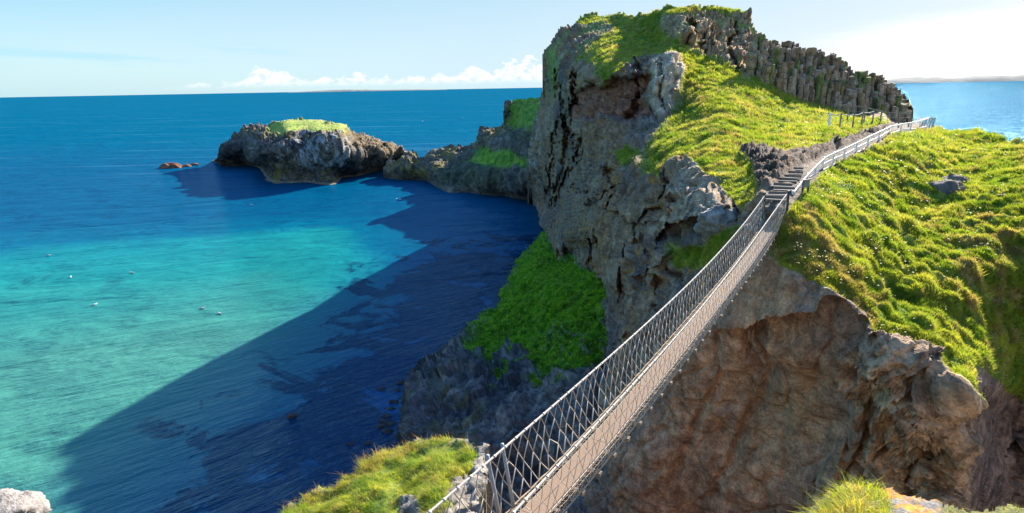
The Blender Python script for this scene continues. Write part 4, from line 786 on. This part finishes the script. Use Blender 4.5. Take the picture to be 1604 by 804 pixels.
def tf_col(V, N, px, py, g, I):
    n = np.clip(fbm(V, 9, 5, .6, 20)*.9+.5, 0, 1); c = lerp(C(.13, .12, .11)+0*V, C(.27, .25, .23), n); l = np.clip(fbm(V, 5, 5, .7, 4)*5+.3, 0, 1); c = lerp(c, C(.45, .20, .01), l*.9); return lerp(c, C(.10, .11, .02)+0*V, g)
o, TF = build_sheet('lichened_rock', tuft, TF_OUT, 3.0, tf_shape, tf_col, M_near, back=((0.2, -0.2), (0.3, -1.0), (0.3, -3), (0.1, None)), jag=6); tag(o, kind='structure')
wt = soft([(1285,860),(1292,800),(1308,772),(1335,764),(1365,766),(1392,785),(1400,860)], TF['px'], TF['py'], 12)
tag(blades('grass_tuft', TF, 3600, 0.21, 0.0078, weight=wt*(TF['py'] < 850), colf=lambda B: grass_col(B, 5)*C(1.25, 1.15, .9), two=True, dist_w=False, seed=8, up=.75, lean=.75, wind=(-.15, .1)), kind='stuff')
wt = (TF['px'] > 1470)*(TF['py'] < 850)*1.0
tag(blades('grass', TF, 1500, 0.10, 0.004, weight=wt, colf=lambda B: grass_col(B, 5)*C(1.1, .9, .9), two=True, dist_w=False, seed=9, up=.8, lean=.7), kind='stuff')

def boulder(name, loc, size, mat, seed, flat=1.0, rough=1.0, base=None, topc=None, sub=48):
    u = np.linspace(0, math.pi, sub//2+1); v = np.linspace(0, 2*math.pi, sub, endpoint=False); U_, W_ = np.meshgrid(u, v, indexing='ij'); D = np.stack([np.sin(U_)*np.cos(W_), np.sin(U_)*np.sin(W_), np.cos(U_)], -1).reshape(-1, 3)
    f1, e, idv = cells(D, 1.6, seed); r = 1+0.22*rough*ridged(D+seed, 0.9, 4, .5)+(idv-.5)*.25*rough; V = D*r[:, None]*np.array(size)*.5; V[:, 2] = np.maximum(V[:, 2]*flat, -size[2]*.45)
    n = sub; i, j = np.meshgrid(np.arange(sub//2), np.arange(n), indexing='ij'); i, j = i.ravel(), j.ravel(); j2 = (j+1) % n; q = np.stack([i*n+j, (i+1)*n+j, (i+1)*n+j2, i*n+j2], -1)
    nn = np.clip(fbm(V/max(size), 3, 4, .6, seed)*.9+.5, 0, 1); c = lerp(np.array(base or (.14, .12, .11))*.75+0*V, np.array(base or (.14, .12, .11))*1.35, nn)
    if topc is not None: c = lerp(c, np.array(topc), np.clip(V[:, 2]/size[2]*3, 0, 1)*nn)
    me = np_mesh(name, V, [q], c, {'grass': np.zeros(len(V))}); me.materials.append(mat); o = link(name, me); o.location = loc; return o
tag(boulder('rock', tuple(at(np.array([-6.]), np.array([826.]), 8.0)[0]), (1.15, 1.0, .85), M_near, 4, base=(.27, .24, .215), sub=96, rough=.7), 'pale grey boulder in the bottom left corner above the shaded water', 'rock')
# skerries
for (x, y, sx, sz, lab, bc) in ((267,263,3.6,2.0,'larger reddish brown skerry awash left of the sea stack',(.22,.10,.06)),(293,261,1.6,.9,'tiny reddish skerry just right of the larger skerry',(.22,.10,.06)),(305,259,1.5,.8,'tiny skerry nearest the left foot of the sea stack',(.2,.1,.07)),(457,653,.5,.3,'dark weed covered rock breaking the shaded water alone',(.07,.06,.05))):
    Yw = float(Yz(np.array(float(x)), np.array(float(y)), 0)); p = at(np.array([float(x)]), np.array([float(y)]), Yw)[0]; k = Yw/1000*1.0
    tag(boulder('rock', tuple(p), (sx*2.2 if Yw > 150 else sx*1.6, sx*1.6, sz*2), M_far if Yw > 150 else M_ter, int(x), base=bc, sub=32), lab, 'rock')
rk = random.Random(5); REG = [(612,640),(606,652),(601,660),(610,664),(598,668),(617,630),(604,640),(622,612),(628,600),(597,610),(606,676),(555,690),(548,696),(640,585),(576,694)]
for i, (x, y) in enumerate(REG):
    Yw = float(Yz(np.array(float(x)), np.array(float(y)), 0)); p = at(np.array([float(x)]), np.array([float(y)]), Yw)[0]; s_ = rk.uniform(.3, .85)
    tag(boulder('rock', tuple(p-np.array([0, 0, .1])), (s_*1.4, s_, s_*.7), M_ter, i+20, base=(.06, .055, .05), sub=20), 'small dark wave washed rock at the foot of the green spur', 'rock', 'small rocks awash below the spur')
# crag stones that lie loose on the turf
for (x, y, s_, lab) in ((1130,345,1.3,'pale rounded boulder on the grassy ledge left of the bridge end'),(1110,358,.9,'smaller pale boulder below the rounded one on the grassy ledge'),(1478,308,1.8,'dark broken rock outcrop in the middle of the right hand grass slope'),(1492,290,1.3,'lichen stained rock just above the dark outcrop on the right hand slope')):
    p = ground(x, y); tag(boulder('rock', tuple(p), (s_*1.6, s_*1.2, s_*1.0), M_ter, int(x), base=(.28, .25, .21) if x < 1400 else (.17, .14, .11), sub=40), lab, 'rock')

# mainland behind and below the camera
def mainland():
    prof = [(-90, 36), (-40, 33.5), (-8, 31.6), (1.2, 31.3), (2.4, 30.0), (3.2, 27.5), (4.5, 22), (5.5, 12), (7, -4)]; xs = np.linspace(-140, 120, 131); V = []
    for (y, z) in prof:
        for x in xs: V.append((x, y+(-(abs(x)/30)**2*1.2 if y > -20 else 0), z))
    V = np.array(V, float); V[:, 1] += fbm(V, .15, 3)*.8*(V[:, 1] > 2)-.4; V[:, 2] += fbm(V, .1, 3)*.3*(V[:, 2] > 0)-.2
    n = len(xs); i, j = np.meshgrid(np.arange(len(prof)-1), np.arange(n-1), indexing='ij'); i, j = i.ravel(), j.ravel(); q = np.stack([i*n+j, i*n+j+1, (i+1)*n+j+1, (i+1)*n+j], -1)
    g = (V[:, 2] > 29)*1.0; c = lerp(C(.17, .14, .12)+0*V, C(.1, .12, .02), g); me = np_mesh('mainland', V, [q], c, {'grass': g}); me.materials.append(M_near); tag(link('mainland', me), kind='structure')
mainland()
# low coast far off on the right, faint hills on the left
def coast(name, x0, x1, prof, Y, base_c, seed, depth):
    n = 160; V = []; rgc = np.linspace(x0, x1, n); rows = 7
    for r_ in range(rows):
        t = r_/(rows-1)
        for x in rgc:
            u = (x-x0)/(x1-x0); hgt = float(np.interp(u, [p[0] for p in prof], [p[1] for p in prof])); d = at(np.array([x]), np.array([140.]), Y+depth*t)[0]; V.append((d[0], d[1], hgt*(1-(1-t)**2.2)-2*(1-t)))
    for x in rgc: d = at(np.array([x]), np.array([140.]), Y+depth*1.6)[0]; V.append((d[0], d[1], -5))
    V = np.array(V); V[:, 2] += fbm(V, 6.0/Y*3, 4, .5, seed)*np.maximum(V[:, 2], 0)*.35; rows += 1
    i, j = np.meshgrid(np.arange(rows-1), np.arange(n-1), indexing='ij'); i, j = i.ravel(), j.ravel(); q = np.stack([i*n+j, i*n+j+1, (i+1)*n+j+1, (i+1)*n+j], -1)
    c = lerp(np.array(base_c)*.7+0*V, np.array(base_c)*1.3, np.clip(fbm(V, 10.0/Y*3, 4, .6, seed+1)+.5, 0, 1)); beach = (V[:, 2] < np.max(V[:, 2])*.12)*1.0; c = lerp(c, C(.45, .40, .32), beach)
    me = np_mesh(name, V, [q], c, {'grass': np.ones(len(V))}); me.materials.append(M_haze); tag(link(name, me), kind='structure')
coast('far_coast', 1370, 1700, [(0, 45), (.1, 82), (.25, 74), (.4, 70), (.55, 84), (.7, 98), (1, 88)], 9000, (.20, .21, .17), 3, 500)
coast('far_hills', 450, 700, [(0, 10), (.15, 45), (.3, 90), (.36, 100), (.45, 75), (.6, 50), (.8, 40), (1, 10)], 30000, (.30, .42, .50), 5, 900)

# ------------------------------------------------------------------ gulls
def gull_mesh(flying, seed):
    m = MB(); body = [(-.26, 0, .05), (-.16, 0, .06), (-.05, 0, .065), (.06, 0, .07), (.13, 0, .10), (.17, 0, .135), (.215, 0, .14), (.24, 0, .135)]; m.tube(body, [.012, .045, .075, .07, .045, .04, .036, .012], 8)
    return m
def gull(x, y, z, flying, ang, lab, scale=1.0):
    Yw = float(Yz(np.array(float(x)), np.array(float(y)), z)); p = at(np.array([float(x)]), np.array([float(y)]), Yw)[0]; e = empty('gull', (0, 0, 0)); m = gull_mesh(flying, 0)
    m.build('body', M_gullw, e, True); MB().tube([(.235, 0, .135), (.285, 0, .125)], [.014, .004], 5).build('beak', M_beak, e, True)
    for s_ in (-1, 1):
        w_ = MB()
        if flying:
            for k_, (a, b, wa, wb) in enumerate((((.02, .05, .08), (.06, .33, .19), .17, .15), ((.06, .33, .19), (-.06, .68, .13), .15, .03))):
                a, b = np.array(a)*[1, s_, 1], np.array(b)*[1, s_, 1]; k0 = len(w_.V)
                for p_, wd in ((a, wa), (b, wb)):
                    for dx, dz in ((-.5, -.006), (.5, -.006), (.5, .008), (-.5, .008)): w_.V.append(p_+np.array([dx*wd, 0, dz]))
                for f in ((0, 1, 5, 4), (1, 2, 6, 5), (2, 3, 7, 6), (3, 0, 4, 7), (4, 5, 6, 7), (3, 2, 1, 0)): w_.Q.append([k0+i for i in f])
        else: w_.tube([(.08, s_*.06, .09), (-.05, s_*.075, .10), (-.2, s_*.05, .085), (-.34, s_*.015, .075)], [.03, .045, .035, .006], 6)
        w_.build('wing', M_gullg if not flying else M_gullw, e, True)
    t_ = MB(); t_.box((-.24, 0, .055), (-.34, 0, .06), .09, .012); t_.build('tail', M_gullw, e)
    e.location = tuple(p); e.rotation_euler = (random.uniform(-.3, .3) if flying else 0, 0, ang); e.scale = (scale,)*3; tag(e, lab, 'gull', 'gulls over and on the bay')
for a in ((77,401,0,False,.6,'white gull floating alone, farthest left on the pale turquoise water'),(111,435,0,False,2,'white gull afloat just below the leftmost gull'),(206,428,0,False,3.0,'white gull floating between the leftmost pair and the shadow edge'),
          (149,478,0,False,1.1,'white gull floating lowest and leftmost of those over green shallows'),(318,484,0,False,.2,'left of two small gulls side by side on the turquoise water'),(344,492,0,False,2.5,'right of two small gulls side by side on the turquoise water'),
          (393,322,0,False,.3,'gull on dark blue water below the left end of the sea stack'),(626,313,4,True,2.4,'white gull flying over the dark water in front of the reef'),(662,190,6,True,.5,'small gull flying over open sea above the reef, left one'),
          (725,185,6,True,1.3,'small gull flying over open sea above the reef, right one'),(701,258,8,True,1.9,'white gull flying past the shaded slope of the far headland'),(730,252,8,True,2.9,'white gull flying just right of another against the far headland')):
    gull(*a, scale=1.7)
